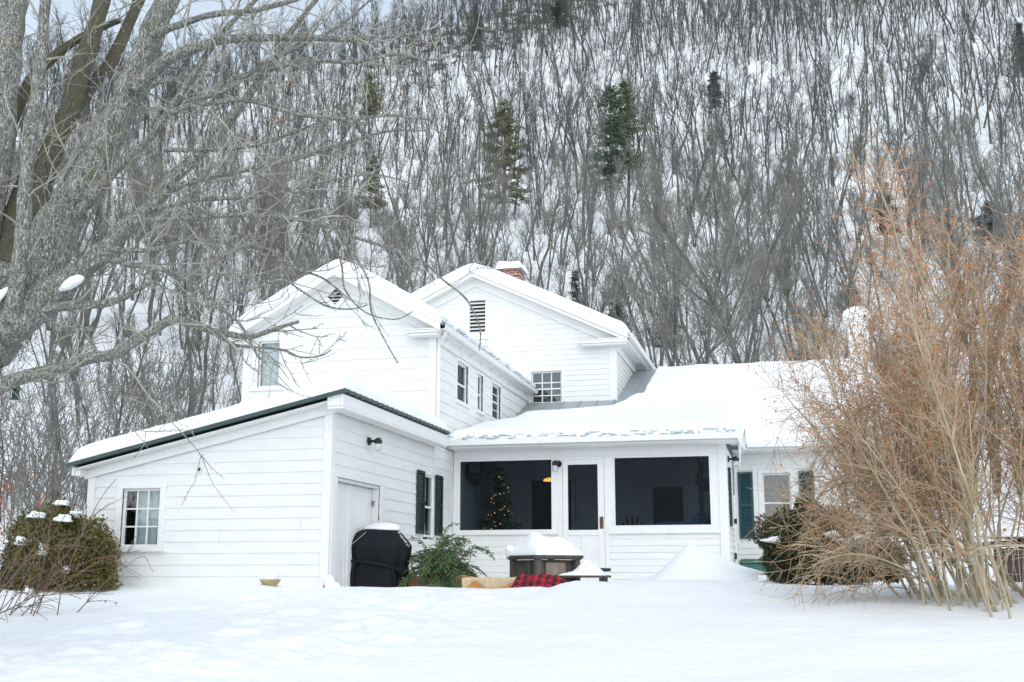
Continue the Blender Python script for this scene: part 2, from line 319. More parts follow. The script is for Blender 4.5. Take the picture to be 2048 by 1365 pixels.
def make_ground():
    rings = np.concatenate([np.arange(.4, 2, .4), np.arange(2, 7.5, .15), np.arange(7.5, 21, .06), np.arange(21, 34, .35), np.arange(34, 60, 1.), np.arange(60, 440, 2.6), np.arange(440, 640, 20)])
    az = np.radians(np.concatenate([np.arange(-180, -52, 3.), np.arange(-52, -40, .6), np.arange(-40, 16, .17), np.arange(16, 30, .6), np.arange(30, 180, 3.)]))
    R, A = np.meshgrid(rings, az, indexing='ij'); X = R * np.sin(A); Y = R * np.cos(A); Z = H(X, Y)
    n, m = R.shape; V = np.stack([X, Y, Z], -1).reshape(-1, 3)
    V = np.vstack([V, [[0, 0, float(H(0., 0.))]]])
    i, j = np.meshgrid(np.arange(n - 1), np.arange(m), indexing='ij'); j2 = (j + 1) % m
    F = np.stack([i * m + j, i * m + j2, (i + 1) * m + j2, (i + 1) * m + j], -1).reshape(-1, 4)[:, ::-1]
    c = len(V) - 1; jj = np.arange(0, m); F2 = np.stack([np.full(m, c), jj, (jj + 1) % m, (jj + 1) % m], -1)
    # hill sheet: dark ledges show where the slope is steep
    m_ = bpy.data.materials.new('snow_ground'); m_.use_nodes = True; t = m_.node_tree; p = t.nodes['Principled BSDF']
    p.inputs['Roughness'].default_value = .6; p.inputs['Specular IOR Level'].default_value = .2
    ge = t.nodes.new('ShaderNodeNewGeometry'); sx = t.nodes.new('ShaderNodeSeparateXYZ'); t.links.new(ge.outputs['True Normal'], sx.inputs[0])
    n1 = t.nodes.new('ShaderNodeTexNoise'); n1.inputs['Scale'].default_value = .33; n1.inputs['Detail'].default_value = 9; n1.inputs['Roughness'].default_value = .7
    t.links.new(ge.outputs['Position'], n1.inputs['Vector'])
    ad = t.nodes.new('ShaderNodeMath'); ad.operation = 'MULTIPLY_ADD'; ad.inputs[1].default_value = 1.0; t.links.new(n1.outputs[0], ad.inputs[0]); t.links.new(sx.outputs[2], ad.inputs[2])
    r = t.nodes.new('ShaderNodeValToRGB'); r.color_ramp.elements[0].position = .96; r.color_ramp.elements[1].position = 1.05
    r.color_ramp.elements[0].color = (.12, .115, .11, 1); r.color_ramp.elements[1].color = (.86, .88, .90, 1)
    t.links.new(ad.outputs[0], r.inputs[0]); t.links.new(r.outputs[0], p.inputs['Base Color'])
    n2 = t.nodes.new('ShaderNodeTexNoise'); n2.inputs['Scale'].default_value = 11.; n2.inputs['Detail'].default_value = 8
    b = t.nodes.new('ShaderNodeBump'); b.inputs['Strength'].default_value = .5; b.inputs['Distance'].default_value = .03
    t.links.new(ge.outputs['Position'], n2.inputs['Vector']); t.links.new(n2.outputs[0], b.inputs['Height']); t.links.new(b.outputs[0], p.inputs['Normal'])
    o = np_mesh('snow_ground', V, F, m_); tag(o, kind='structure')
make_ground()
# ---------------------------------------------------------------- the house
XG, XP, XM = -6.34, -1.14, -4.07
YG, YP, YW, YM, YR = 15.15, 21.24, 20.0, 27.7, 24.0
def Ffront(Y): return lambda u, z, n: (u, Y - n, z)
def Fside(X): return lambda u, z, n: (X + n, u, z)      # faces +X, u runs along Y
def Fleft(X): return lambda u, z, n: (X - n, u, z)
HOUSE = thing('clapboard_house', (-6.3, 21.2, -.3), 'white clapboard farmhouse with gables, screened porch and snow on every roof', 'house')
def siding(name, F, z0, z1, lo, hi, exposure, holes=(), zoff=0., label=None, th=.10, mat=None, gaps=None):
    """overlapping boards; lo(z), hi(z) bound each course; holes are (u0,u1,z0,z1)"""
    m = MB(); rng = random.Random(int(z0 * 31 + exposure * 1000))
    cuts = set([z0, z1]); k = z0 + zoff
    while k < z1:
        if k > z0: cuts.add(round(k, 4))
        k += exposure
    for h in holes:
        for z in (h[2], h[3]):
            if z0 < z < z1: cuts.add(round(z, 4))
    cs = sorted(cuts); base = z0 + zoff - exposure
    for a, b in zip(cs[:-1], cs[1:]):
        if b - a < 1e-4: continue
        mid = (a + b) / 2; c0 = base + math.floor((mid - base) / exposure) * exposure
        jig = 0.003 * math.sin(c0 * 37.7)
        na = .015 + jig * .6 - .012 * (a - c0) / exposure; nb = .015 + jig * .6 - .012 * (b - c0) / exposure
        segs = [(lo(a), hi(a), lo(b), hi(b))]
        for h in holes:
            if h[2] < mid < h[3]:
                ns = []
                for (l0, h0, l1, h1) in segs:
                    if h[1] <= l0 or h[0] >= h0: ns.append((l0, h0, l1, h1)); continue
                    if h[0] > l0: ns.append((l0, h[0], l1, h[0]))
                    if h[1] < h0: ns.append((h[1], h0, h[1], h1))
                segs = ns
        jr = random.Random(round(c0 * 1000) + len(segs)); joined = []      # butt joints between boards
        for (l0, h0, l1, h1) in segs:
            u = jr.uniform(l0 + .3, h0 - .3) if h0 - l0 > 1.2 and jr.random() < .09 else None
            if u is not None and abs(l0 - l1) < .3 and abs(h0 - h1) < .3: joined += [(l0, u - .0025, l1, u - .0025), (u + .0025, h0, u + .0025, h1)]
            else: joined.append((l0, h0, l1, h1))
        for (l0, h0, l1, h1) in joined:
            if h0 - l0 < .01: continue
            l1 = min(l1, h1)
            m.add([F(l0, a, -th), F(h0, a, -th), F(h0, a, na), F(l0, a, na), F(l1, b, -th), F(h1, b, -th), F(h1, b, nb), F(l1, b, nb)],
                  [(3, 2, 1, 0), (4, 5, 6, 7), (0, 1, 5, 4), (1, 2, 6, 5), (2, 3, 7, 6), (3, 0, 4, 7)])
    o = m.build(name, mat or M_white, HOUSE)
    if label: o['label'] = label
    return o
def const(v): return lambda z: v
def trim(F, *boxes, name='trim', mat=None, parent=None, bevel=.004):
    if len(boxes) > 1 and name == 'corner_board':
        for b in boxes: trim(F, b, name=name, mat=mat, parent=parent, bevel=bevel)
        return
    m = MB()
    for b in boxes: m.mbox(F, *b)
    return m.build(name, mat or M_trim, parent or HOUSE, recalc=True, bevel=bevel)
def window(F, u0, u1, z0, z1, cols, rows, casing=.09, rail=None, label=None, curtain=None, sill=True, depth=.07, headextra=0., muntin=.018, framemat=None, backdark=True):
    """window > frame, sash, pane, curtain; sash sits inside the hole"""
    fr = MB()
    cw = casing
    if cw > 0:
        fr.mbox(F, u0 - cw, u0, z0 - .002, z1 + .002, -.02, .032); fr.mbox(F, u1, u1 + cw, z0 - .002, z1 + .002, -.02, .032)
        fr.mbox(F, u0 - cw, u1 + cw, z1 + .002, z1 + cw + headextra, -.02, .034)
        if sill: fr.mbox(F, u0 - cw - .02, u1 + cw + .02, z0 - .07, z0 - .002, -.02, .055)
    f = fr.build('window', M_trim, HOUSE, recalc=True, bevel=.003)
    if label: f['label'] = label
    s = MB(); b = .035; n0, n1 = -depth - .015, -depth + .02
    s.mbox(F, u0, u0 + b, z0, z1, n0, n1); s.mbox(F, u1 - b, u1, z0, z1, n0, n1)
    s.mbox(F, u0 + b, u1 - b, z0, z0 + b, n0, n1 + .001); s.mbox(F, u0 + b, u1 - b, z1 - b, z1, n0, n1 + .001)
    U0, U1, Z0, Z1 = u0 + b, u1 - b, z0 + b, z1 - b
    rails = [rail] if rail else []
    for r in rails: s.mbox(F, U0, U1, z0 + (z1 - z0) * r - .018, z0 + (z1 - z0) * r + .018, n0, n1 + .006)
    for c in range(1, cols):
        u = U0 + (U1 - U0) * c / cols; s.mbox(F, u - muntin / 2, u + muntin / 2, Z0, Z1, n0 + .004, n1 - .004)
    for zz in (rows if isinstance(rows, (list, tuple)) else [k / rows for k in range(1, rows)]):
        z = Z0 + (Z1 - Z0) * zz; s.mbox(F, U0, U1, z - muntin / 2, z + muntin / 2, n0 + .005, n1 - .005)
    so_ = s.build('sash', framemat or M_trim, f, recalc=True)
    g = MB(); g.mquad(F, U0 - .004, U1 + .004, Z0 - .004, Z1 + .004, -depth - .002); g.build('pane', M_glass, f)
    if curtain:
        c = MB(); L = curtain
        for (a, b2, za, zb) in L:
            n = max(8, int((b2 - a) / .012)); vs = []
            for i in range(n + 1):
                u = a + (b2 - a) * i / n; w = .018 * math.sin(i * .9 + a * 9) + .008 * math.sin(i * 2.3)
                vs += [F(u, za, -depth - .09 + w), F(u, zb, -depth - .09 + w * .6)]
            c.add(vs, [(2 * i, 2 * i + 2, 2 * i + 3, 2 * i + 1) for i in range(n)])
        c.build('curtain', M_curtain, f)
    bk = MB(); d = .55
    if backdark:   # flat sheet behind the sash, coloured dark for the room's shade
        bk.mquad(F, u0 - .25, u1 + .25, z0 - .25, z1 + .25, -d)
        bk.build('room_shade_sheet', M_roomdark, f)
    return f
def shutter(F, u0, u1, z0, z1, n=.055, mat=None):
    m = MB(); st = .05
    m.mbox(F, u0, u0 + st, z0, z1, .02, n); m.mbox(F, u1 - st, u1, z0, z1, .02, n)
    zm = z0 + (z1 - z0) * .5
    for a, b in ((z0, z0 + st), (zm - st / 2, zm + st / 2), (z1 - st, z1)): m.mbox(F, u0 + st, u1 - st, a, b, .02, n - .002)
    for za, zb in ((z0 + st, zm - st / 2), (zm + st / 2, z1 - st)):
        k = int((zb - za) / .042)
        for i in range(k):
            a = za + (zb - za) * i / k; b = za + (zb - za) * (i + .95) / k
            m.add([F(u0 + st, a, n - .006), F(u1 - st, a, n - .006), F(u1 - st, b, .026), F(u0 + st, b, .026), F(u0 + st, b, .02), F(u1 - st, b, .02)], [(0, 1, 2, 3), (3, 2, 5, 4)])
    return m.build('shutter', mat or M_shutter, HOUSE)
def snow_grid(name, x0, x1, y0, y1, base, thick, nx, ny, parent, mask=None, mat=None, low_base=None):
    xs = np.linspace(x0, x1, nx); ys = np.linspace(y0, y1, ny); X, Y = np.meshgrid(xs, ys, indexing='ij')
    B = base(X, Y); T = thick(X, Y); n, m = X.shape
    K = mask(X, Y) if mask is not None else np.ones_like(X, bool)
    idx = -np.ones(X.shape, int); V = []; 
    for i in range(n):
        for j in range(m):
            if K[i, j]: idx[i, j] = len(V); V.append((X[i, j], Y[i, j], B[i, j] + T[i, j]))
    nt_ = len(V); V2 = []; low = {}
    mm = MB(); mm.v = V; used = {}
    for i in range(n - 1):
        for j in range(m - 1):
            q = (idx[i, j], idx[i + 1, j], idx[i + 1, j + 1], idx[i, j + 1])
            if min(q) < 0: continue
            mm.f.append(q)
            for e in ((q[0], q[1]), (q[1], q[2]), (q[2], q[3]), (q[3], q[0])): used[e] = 1
    if low_base is not None: B = low_base(X, Y)
    pos = {idx[i, j]: (X[i, j], Y[i, j], B[i, j]) for i in range(n) for j in range(m) if idx[i, j] >= 0}
    for (a, b) in list(used):
        if (b, a) not in used:
            for v in (a, b):
                if v not in low: low[v] = len(mm.v); mm.v.append(pos[v])
            mm.f.append((b, a, low[a], low[b]))
    return mm.build(name, mat or M_roofsnow, parent, smooth=True)
def rounded(e, w): e = np.clip(e / w, 0, 1); return np.sqrt(np.clip(1 - (1 - e) ** 2, 0, 1))

# --- garage (shed roof, rising to the right)
GZ = lambda x: 2.52 + .22 * (x + 6.07)          # underside of the metal sheet
ffg = Ffront(YG)
def ghi(z): return XG
def glo(z): return max(-10.2, -6.07 + (z - 2.47) / .22) if z > 1.5 else -10.2
siding('wall', ffg, -.6, 2.42, glo, lambda z: XG - .10, .163, holes=[(-9.61, -8.99, .40, 1.25)], zoff=.09)
trim(ffg, (XG - .1, XG + .024, -.6, 2.43, -.1, .03), (-10.2, -10.08, -.6, 1.58, -.1, .03), name='corner_board')
window(ffg, -9.61, -8.99, .40, 1.25, 3, 3, casing=.10, curtain=[(-9.45, -8.98, .40, 1.24)], label='small nine pane window with lace curtain, low on the front wall', sill=True, muntin=.022, depth=.05)
siding('wall', Fleft(-10.2), -.6, 1.56, const(YG + .002), const(20.), .163, zoff=.09)
# side wall with the double door; runs on as the side of the rear wing
fs = Fside(XG)
siding('wall', fs, -.6, 2.34, const(YG + .12), const(YW - .06), .178, holes=[(15.36, 17.16, -.7, 1.38), (19.41, YW - .05, .62, 1.79)], zoff=.02)
siding('wall', fs, -.6, 2.34, const(YW + .055), const(YP - .0), .178, holes=[], zoff=.05)
trim(fs, (YW - .056, YW + .05, 1.80, 2.36, -.1, .026), (YW - .056, YW + .05, -.6, .60, -.1, .026), name='corner_board')
trim(fs, (15.19, 15.36, -.6, 1.38, -.02, .036), (17.16, 17.34, -.6, 1.38, -.02, .036), (15.19, 17.34, 1.38, 1.50, -.02, .038), (15.36, 17.16, 1.34, 1.38, -.18, .0), (17.13, 17.16, -.6, 1.34, -.18, .0), name='door_casing')
for a, b in ((15.37, 16.13), (16.19, 17.12)):
    d = MB(); d.mbox(fs, a, b, -.6, 1.33, -.16, -.12)
    for q in range(1, 6):
        u = a + (b - a) * q / 6; 
    dd = d.build('garage_door', M_trim, HOUSE, recalc=True, bevel=.004)
    t_ = MB(); t_.mbox(fs, a + (.0 if a < 16 else .0), a + .1, -.6, 1.32, -.119, -.105); t_.mbox(fs, b - .1, b, -.6, 1.32, -.119, -.105); t_.build('stile', M_trim, dd, recalc=True, bevel=.003)
trim(fs, (16.131, 16.189, -.6, 1.33, -.15, -.09), name='door_post')
hd = MB(); hd.bar((XG - .07, 17.06, 1.12), (XG - .07, 17.15, 1.14), .02); hd.bar((XG - .06, 17.07, 1.05), (XG - .06, 17.07, 1.12), .015); hd.build('door_hook', M_brass, HOUSE)
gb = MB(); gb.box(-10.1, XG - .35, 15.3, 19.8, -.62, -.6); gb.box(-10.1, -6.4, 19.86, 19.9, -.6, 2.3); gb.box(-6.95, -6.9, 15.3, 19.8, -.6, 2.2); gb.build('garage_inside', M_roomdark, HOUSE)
shutter(fs, 18.98, 19.36, .70, 1.80)
window(fs, 19.41, 19.945, .66, 1.76, 1, 1, casing=.03, rail=.48, curtain=[(19.42, 19.94, 1.3, 1.76), (19.42, 19.94, .66, .9)], label='narrow curtained sash window between two green shutters', sill=False, depth=.015)
trim(fs, (YW - .05, YW - .02, .66, 1.79, -.08, .032), name='window_casing')
shutter(fs, 20.07, 20.45, .70, 1.80)
# garage roof
RG = MB(); nx, ny = 2, 176
ys_ = [14.87 + (19.96 - 14.87) * j / ny for j in range(ny + 1)]
for zo in (0., .035):
    for j, y in enumerate(ys_):
        w = (.016 if (j % 8) in (3, 4, 5) else 0.) + zo
        for x in (-10.38, -6.02): RG.v.append((x, y, GZ(x) + w))
o2 = 2 * (ny + 1)
for j in range(ny):
    a = 2 * j; RG.f.append((a, a + 2, a + 3, a + 1)); RG.f.append((a + o2, a + 1 + o2, a + 3 + o2, a + 2 + o2))
    RG.f.append((a + 1, a + 3, a + 3 + o2, a + 1 + o2)); RG.f.append((a, a + o2, a + 2 + o2, a + 2))
RG.f.append((0, 1, 1 + o2, o2))
roofg = RG.build('roof', M_greenmetal, HOUSE); roofg['label'] = 'green corrugated metal shed roof of the low front wing'
m = MB()      # green drip edge along the front rake
m.hexa([(-10.39, 14.82, GZ(-10.39) - .012), (-6.01, 14.82, GZ(-6.01) - .012), (-6.01, 14.865, GZ(-6.01) - .012), (-10.39, 14.865, GZ(-10.39) - .012),
        (-10.39, 14.82, GZ(-10.39) + .045), (-6.01, 14.82, GZ(-6.01) + .045), (-6.01, 14.865, GZ(-6.01) + .045), (-10.39, 14.865, GZ(-10.39) + .045)])
m.build('drip_edge', M_greenmetal, roofg, recalc=True, bevel=.006)
m = MB()
def sl(x, d): return GZ(x) - d
for (xa, xb, ya, yb, d0, d1) in ((-10.30, -6.08, 14.90, 15.118, .07, .045), (-10.25, -6.2, 15.09, 15.122, .20, .071)):   # soffit and rake board
    m.hexa([(xa, ya, sl(xa, d0)), (xb, ya, sl(xb, d0)), (xb, yb, sl(xb, d0)), (xa, yb, sl(xa, d0)), (xa, ya, sl(xa, d1)), (xb, ya, sl(xb, d1)), (xb, yb, sl(xb, d1)), (xa, yb, sl(xa, d1))])
m.box(-6.305, -6.062, 14.88, 19.95, 2.30, 2.335); m.box(-6.10, -6.06, 14.87, 19.95, 2.336, 2.505)
m.box(-6.3, -6.103, 14.87, 14.90, 2.337, 2.50); m.box(-10.34, -10.30, 14.9, 19.9, 1.44, 1.575); m.box(-10.30, -10.22, 14.93, 15.12, 1.44, 1.53)
m.build('fascia', M_trim, HOUSE, recalc=True, bevel=.003)
def gth(X, Y):
    e = np.minimum(np.minimum((X + 10.37), (-6.04 - X) * 1.6), np.minimum((Y - 14.845) * 1.8, 3))
    edge = .02 * fbm(Y * 3, X * 3, 3, 3)
    return .015 + .205 * rounded(e, .20) * (1 + .6 * fbm(X * 1.3, Y * 1.3, 4, 2)) + edge * .5
snow_grid('snow_cover', -10.37, -6.03, 14.84, 19.95, lambda X, Y: GZ(X) + .05, gth, 90, 70, roofg)

# --- rear wing with gable
WZ = lambda x: 5.76 - .56 * abs(x + 8.28)        # top of deck
ffw = Ffront(YW)
wl = lambda z: -10.25 if z < 4.6 else max(-10.25, -8.28 - (5.66 - z) / .56)
wh = lambda z: XG - .002 if z < 4.5 else min(XG - .002, -8.28 + (5.66 - z) / .56)
def wlo(z): return -10.1 if z < 4.62 else max(-10.1, -8.28 - (5.62 - z) / .56)
def whi(z): return (XG - .13) if z < 4.56 else min(XG - .13, -8.28 + (5.62 - z) / .56)
siding('wall', ffw, 1.6, 5.60, wlo, whi, .214, holes=[(-9.93, -9.48, 3.55, 4.46)], zoff=.06)
trim(ffw, (XG - .13, XG + .024, 1.9, 4.5, -.1, .03), (-10.25, -10.1, 1.5, 4.55, -.1, .03), name='corner_board')
window(ffw, -9.93, -9.48, 3.55, 4.46, 1, 1, casing=.12, rail=None, curtain=[(-9.92, -9.49, 3.55, 4.46)], label='single pane window with pale curtain behind the branches', depth=.04)
trim(ffw, (-9.36, -9.25, 2.2, 4.7, -.0, .034), (-10.05, -9.36, 2.2, 3.40, .0, .027), (-9.80, -9.72, 2.2, 3.38, .028, .036), name='casing_board')
siding('wall', fs, 2.36, 4.46, const(YW + .07), const(YM), .205, holes=[(21.40, 22.20, 3.40, 4.19), (22.92, 23.38, 3.41, 4.19), (24.14, 24.92, 3.41, 4.19)], zoff=.04)
trim(fs, (YW - .0, YW + .13, 2.36, 4.5, -.1, .028), name='corner_board')
window(fs, 21.40, 22.20, 3.40, 4.19, 1, 1, casing=.07, rail=.45, label='first sash window along the upper side wall', depth=.05, framemat=M_trim, sill=True)
window(fs, 22.92, 23.38, 3.41, 4.19, 1, 1, casing=.05, rail=.45, label='narrow middle sash window of the upper side wall', depth=.05)
window(fs, 24.14, 24.92, 3.41, 4.19, 1, [.25, .75], casing=.07, rail=.5, label='third sash window of the upper side wall, nearest the tall gable', depth=.05)
siding('wall', Fleft(-10.25), 1.5, 4.5, const(YW + .002), const(YM), .214)
def gable_roof(name, xc, zt, k, half, y0, y1, th=.09, mat=None):
    m = MB()
    for sgn in (-1, 1):
        xe = xc + sgn * half; ze = zt - k * half
        m.hexa([(xc, y0, zt - th), (xe, y0, ze - th), (xe, y1, ze - th), (xc, y1, zt - th), (xc, y0, zt), (xe, y0, ze), (xe, y1, ze), (xc, y1, zt)])
    return m.build(name, mat or M_graymetal, HOUSE, recalc=True)
roofw = gable_roof('roof', -8.28, 5.76, .56, 2.13, YW - .33, YM); roofw['label'] = 'snow covered gable roof of the middle wing'
def raking(xc, zt, k, half, yf, t0, t1, w, name='rake_board'):   # boards below the deck edge, following the slope
    m = MB()
    for sgn in (-1, 1):
        xe = xc + sgn * half; ze = zt - k * half
        m.hexa([(xc, yf, zt - t1), (xe, yf, ze - t1), (xe, yf + w, ze - t1), (xc, yf + w, zt - t1), (xc, yf, zt - t0), (xe, yf, ze - t0), (xe, yf + w, ze - t0), (xc, yf + w, zt - t0)])
    return m.build(name, M_trim, HOUSE, recalc=True, bevel=.004)
raking(-8.28, 5.76, .56, 2.14, YW - .36, -.005, .14, .03)
raking(-8.28, 5.76, .56, 2.13, YW - .327, .092, .125, .30, 'soffit')
raking(-8.28, 5.76, .56, 2.05, YW - .055, .126, .30, .05, 'frieze_board')
def cornice(x0, x1, y0, y1, z0, z1, slope_right=True):
    m = MB(); m.box(x0, x1, y0, y1, z0 + .05, z1); m.box(x0 + .05, x1 - .03, y0 + .04, y1, z0, z0 + .049)
    m.hexa([(x0 - .02, y0 - .02, z1), (x1 + .02, y0 - .02, z1), (x1 + .02, y1, z1), (x0 - .02, y1, z1), (x0 - .02, y0 - .02, z1 + .02), (x1 + .02, y0 - .02, z1 + .02), (x1 + .02, y1, z1 + .08), (x0 - .02, y1, z1 + .08)])
    return m.build('cornice_return', M_trim, HOUSE, recalc=True, bevel=.006)
cornice(-6.82, -6.17, YW - .33, YW - .03, 4.36, 4.46); cornice(-10.4, -10.0, YW - .33, YW - .03, 4.36, 4.46)
m = MB(); c = (-8.36, 5.27)      # diamond vent
F = ffw
for (r0, n0, n1) in ((.285, .02, .045),):
    q = [(0, 1), (1, 0), (0, -1), (-1, 0)]
    for i in range(4):
        (a, b), (d, e) = q[i], q[(i + 1) % 4]; ri = .165
        P = [(c[0] + a * r0, c[1] + b * r0), (c[0] + d * r0, c[1] + e * r0), (c[0] + d * ri, c[1] + e * ri), (c[0] + a * ri, c[1] + b * ri)]
        m.hexa([F(u, z, n0) for u, z in P] + [F(u, z, n1) for u, z in P])
vent = m.build('gable_vent', M_trim, HOUSE, recalc=True, bevel=.003); vent['label'] = 'diamond shaped louvre vent in the middle gable'
m = MB()
for i in range(4):
    z = c[1] - .12 + i * .066; hw = .165 - abs(z + .02 - c[1]) - .012
    if hw > .02: m.hexa([F(c[0] - hw, z, .01), F(c[0] + hw, z, .01), F(c[0] + hw, z + .012, .01), F(c[0] - hw, z + .012, .01), F(c[0] - hw, z - .012, .04), F(c[0] + hw, z - .012, .04), F(c[0] + hw, z + .03, .012), F(c[0] - hw, z + .03, .012)])
m.build('louvre', M_trim, vent, recalc=True)
m = MB(); m.add([F(c[0] + a * .16, c[1] + b * .16, .026) for a, b in ((0, 1), (1, 0), (0, -1), (-1, 0))], [(0, 1, 2, 3)]); m.build('vent_back', M_roomdark, vent)
def wth(X, Y):
    e = np.minimum(2.16 - np.abs(X + 8.28), (Y - (YW - .375)) * 1.6)
    sm = .56 * (np.abs(X + 8.28) - np.sqrt((X + 8.28) ** 2 + .10)) + .0
    ic = sstep(-6.75, -6.15, X)
    t = .02 + .27 * rounded(e, .28) * (1 + .55 * fbm(X * 1.5, Y * 1.2, 4, 8)) + sm * .55
    return np.maximum(.01, t * (1 - .25 * ic) + ic * .02 * fbm(X * 9, Y * 9, 3, 12))
snow_grid('snow_cover', -8.28 - 2.15, -8.28 + 2.15, YW - .37, YM, lambda X, Y: WZ(X) + .004, wth, 100, 110, roofw)
def gutter(p, q, r=.06, name='gutter'):
    m = MB(); p = Vector(p); q = Vector(q); d = (q - p).normalized(); s = Vector((0, 0, 1)).cross(d).normalized(); prof = [(-.055, .05), (-.055, -.04), (.03, -.045), (.05, -.015), (.055, .04), (.07, .045), (.07, .052), (.048, .052), (.042, -.01), (.025, -.035), (-.05, -.03), (-.05, .05)]
    b = len(m.v)
    for e in (p, q):
        for a, z in prof: m.v.append(tuple(e + s * a + Vector((0, 0, z))))
    k = len(prof)
    for i in range(k): m.f.append((i, (i + 1) % k, (i + 1) % k + k, i + k))
    m.f.append(tuple(range(k))[::-1]); m.f.append(tuple(range(k, 2 * k)))
    return m.build(name, M_trim, HOUSE, recalc=True)
gutter((-6.10, YM - .02, 4.50), (-6.10, YW - .3, 4.50))
m = MB(); m.box(-6.32, -6.163, YW - .02, YM, 4.44, 4.468); m.box(-6.315, -6.29, YW + .13, YM, 4.27, 4.439)
for i in range(9):
    y = YW + .5 + i * .85; m.bar((-6.11, y, 4.50), (-6.30, y, 4.36), .018)
m.build('soffit', M_trim, HOUSE, recalc=True)
m = MB(); m.tube([(-6.12, YW - .1, 4.47), (-6.14, YW - .06, 4.38), (-6.275, YW + .03, 4.30), (-6.28, YW + .03, 4.1), (-6.28, YW + .03, 2.78), (-6.24, YW + .02, 2.70), (-6.17, YW - .0, 2.68)], [.036] * 7, 10, True)
m.build('downspout', M_trim, HOUSE, smooth=True)
cb = MB(); cb.tube([(XG - .03, YW - .035, 3.3), (XG - .01, YW - .036, 3.15), (XG + .01, YW - .036, 2.95), (XG - .005, YW - .036, 2.6)], [.006] * 4, 5); cb.tube([(XG - .05, YW - .035, 3.55), (XG - .05, YW - .035, 3.25)], [.02] * 2, 6, True); cb.build('cable', M_trim, HOUSE)

# --- tall main gable
MZ = lambda x: 7.76 - .477 * abs(x + 7.70)
ffm = Ffront(YM)
def mlo(z): return -11.3 if z < 5.85 else max(-11.3, -7.7 - (7.60 - z) / .477)
def mhi(z): return XM - .16 if z < 5.78 else min(XM - .16, -7.7 + (7.60 - z) / .477)
siding('wall', ffm, 3.4, 7.55, mlo, mhi, .134, holes=[(-6.22, -5.44, 4.22, 5.03), (-7.85, -7.43, 6.10, 6.97)], zoff=.03)
trim(ffm, (XM - .16, XM + .024, 3.4, 5.72, -.1, .03), (-11.42, -11.3, 3.4, 5.7, -.1, .03), name='corner_board')
window(ffm, -6.22, -5.44, 4.22, 5.03, 3, [.22, .66], casing=.07, rail=.45, label='square multi pane window under the tall gable, just above the porch roof', depth=.05, muntin=.026)
fm2 = Fside(XM)
siding('wall', fm2, 3.6, 5.78, const(YM + .03), const(35.), .134, zoff=.03)
siding('wall', Fleft(-11.3), 3., 5.75, const(YM), const(35.), .2)
m = MB(); m.box(-11.2, -4.2, 34.9, 35., 0, 5.7); m.build('wall', M_white, HOUSE)
roofm = gable_roof('roof', -7.70, 7.76, .477, 3.98, YM - .36, 35.1, th=.10); roofm['label'] = 'snow covered roof over the tall rear gable'
raking(-7.70, 7.76, .477, 4.0, YM - .40, -.005, .13, .035)
raking(-7.70, 7.76, .477, 3.97, YM - .362, .131, .22, .05)
raking(-7.70, 7.76, .477, 3.97, YM - .31, .16, .20, .28, 'soffit')
raking(-7.70, 7.76, .477, 3.80, YM - .07, .201, .42, .065, 'frieze_board')
cornice(-4.93, -3.74, YM - .36, YM - .03, 5.58, 5.72); cornice(-11.6, -10.6, YM - .36, YM - .03, 5.58, 5.72)
m = MB(); m.box(XM + .02, -3.74, YM - .03, 35., 5.68, 5.71); m.box(-3.76, -3.72, YM - .36, 35., 5.711, 5.84); m.box(XM + .022, XM + .045, YM, 35., 5.48, 5.679); m.build('soffit', M_trim, HOUSE, recalc=True)
gutter((-3.655, 35., 5.79), (-3.655, YM - .38, 5.79))
trim(ffm, (-7.95, -7.85, 6.0, 7.07, -.0, .036), (-7.43, -7.33, 6.0, 7.07, -.0, .036), (-7.85, -7.43, 6.975, 7.07, -.0, .037), (-7.97, -7.31, 5.93, 6.0, -.0, .05), (-7.85, -7.43, 6.0, 6.095, 0, .037), name='vent_casing')
m = MB(); n = 9
for i in range(n):
    z = 6.10 + i * .87 / n; h = .87 / n
    m.hexa([F_(u, zz, nn) for F_ in (ffm,) for (u, zz, nn) in ((-7.85, z, .028), (-7.43, z, .028), (-7.43, z + .014, .032), (-7.85, z + .014, .032), (-7.85, z + h * .62, -.05), (-7.43, z + h * .62, -.05), (-7.43, z + h * .66, -.045), (-7.85, z + h * .66, -.045))])
vent2 = m.build('gable_vent', M_trim, HOUSE, recalc=True); vent2['label'] = 'tall rectangular louvre vent in the rear gable'
m = MB(); m.mquad(ffm, -7.86, -7.42, 6.09, 6.98, -.06); m.build('vent_back', M_roomdark, vent2)
m = MB(); m.mbox(ffm, -7.56, -7.42, 5.80, 5.90, .02, .10); m.mbox(ffm, -7.50, -7.36, 5.74, 5.80, .02, .13); m.build('exhaust_hood', M_trim, HOUSE, recalc=True, bevel=.01)
m = MB(); m.tube([(-7.68, YM - .02, 5.86), (-7.68, YM - .05, 5.86)], [.018] * 2, 8, True); m.build('wall_hole', M_black, HOUSE)
def mth(X, Y):
    e = np.minimum(4.02 - np.abs(X + 7.7), (Y - (YM - .41)) * 1.5)
    sm = .477 * (np.abs(X + 7.7) - np.sqrt((X + 7.7) ** 2 + .12))
    return np.maximum(.01, .02 + .23 * rounded(e, .24) * (1 + .28 * fbm(X * 1.2, Y * 1.2, 3, 18)) + .6 * sm)
snow_grid('snow_cover', -7.7 - 4.0, -7.7 + 4.0, YM - .40, 35.1, lambda X, Y: MZ(X) + .004, mth, 150, 70, roofm)
ch = MB(); ch.box(-8.0, -7.42, 31.4, 32.1, 6.8, 8.80); ch.box(-8.04, -7.38, 31.36, 32.14, 8.62, 8.70)
chim = ch.build('chimney', M_brick, HOUSE); chim['label'] = 'red brick chimney with a thick cap of snow'
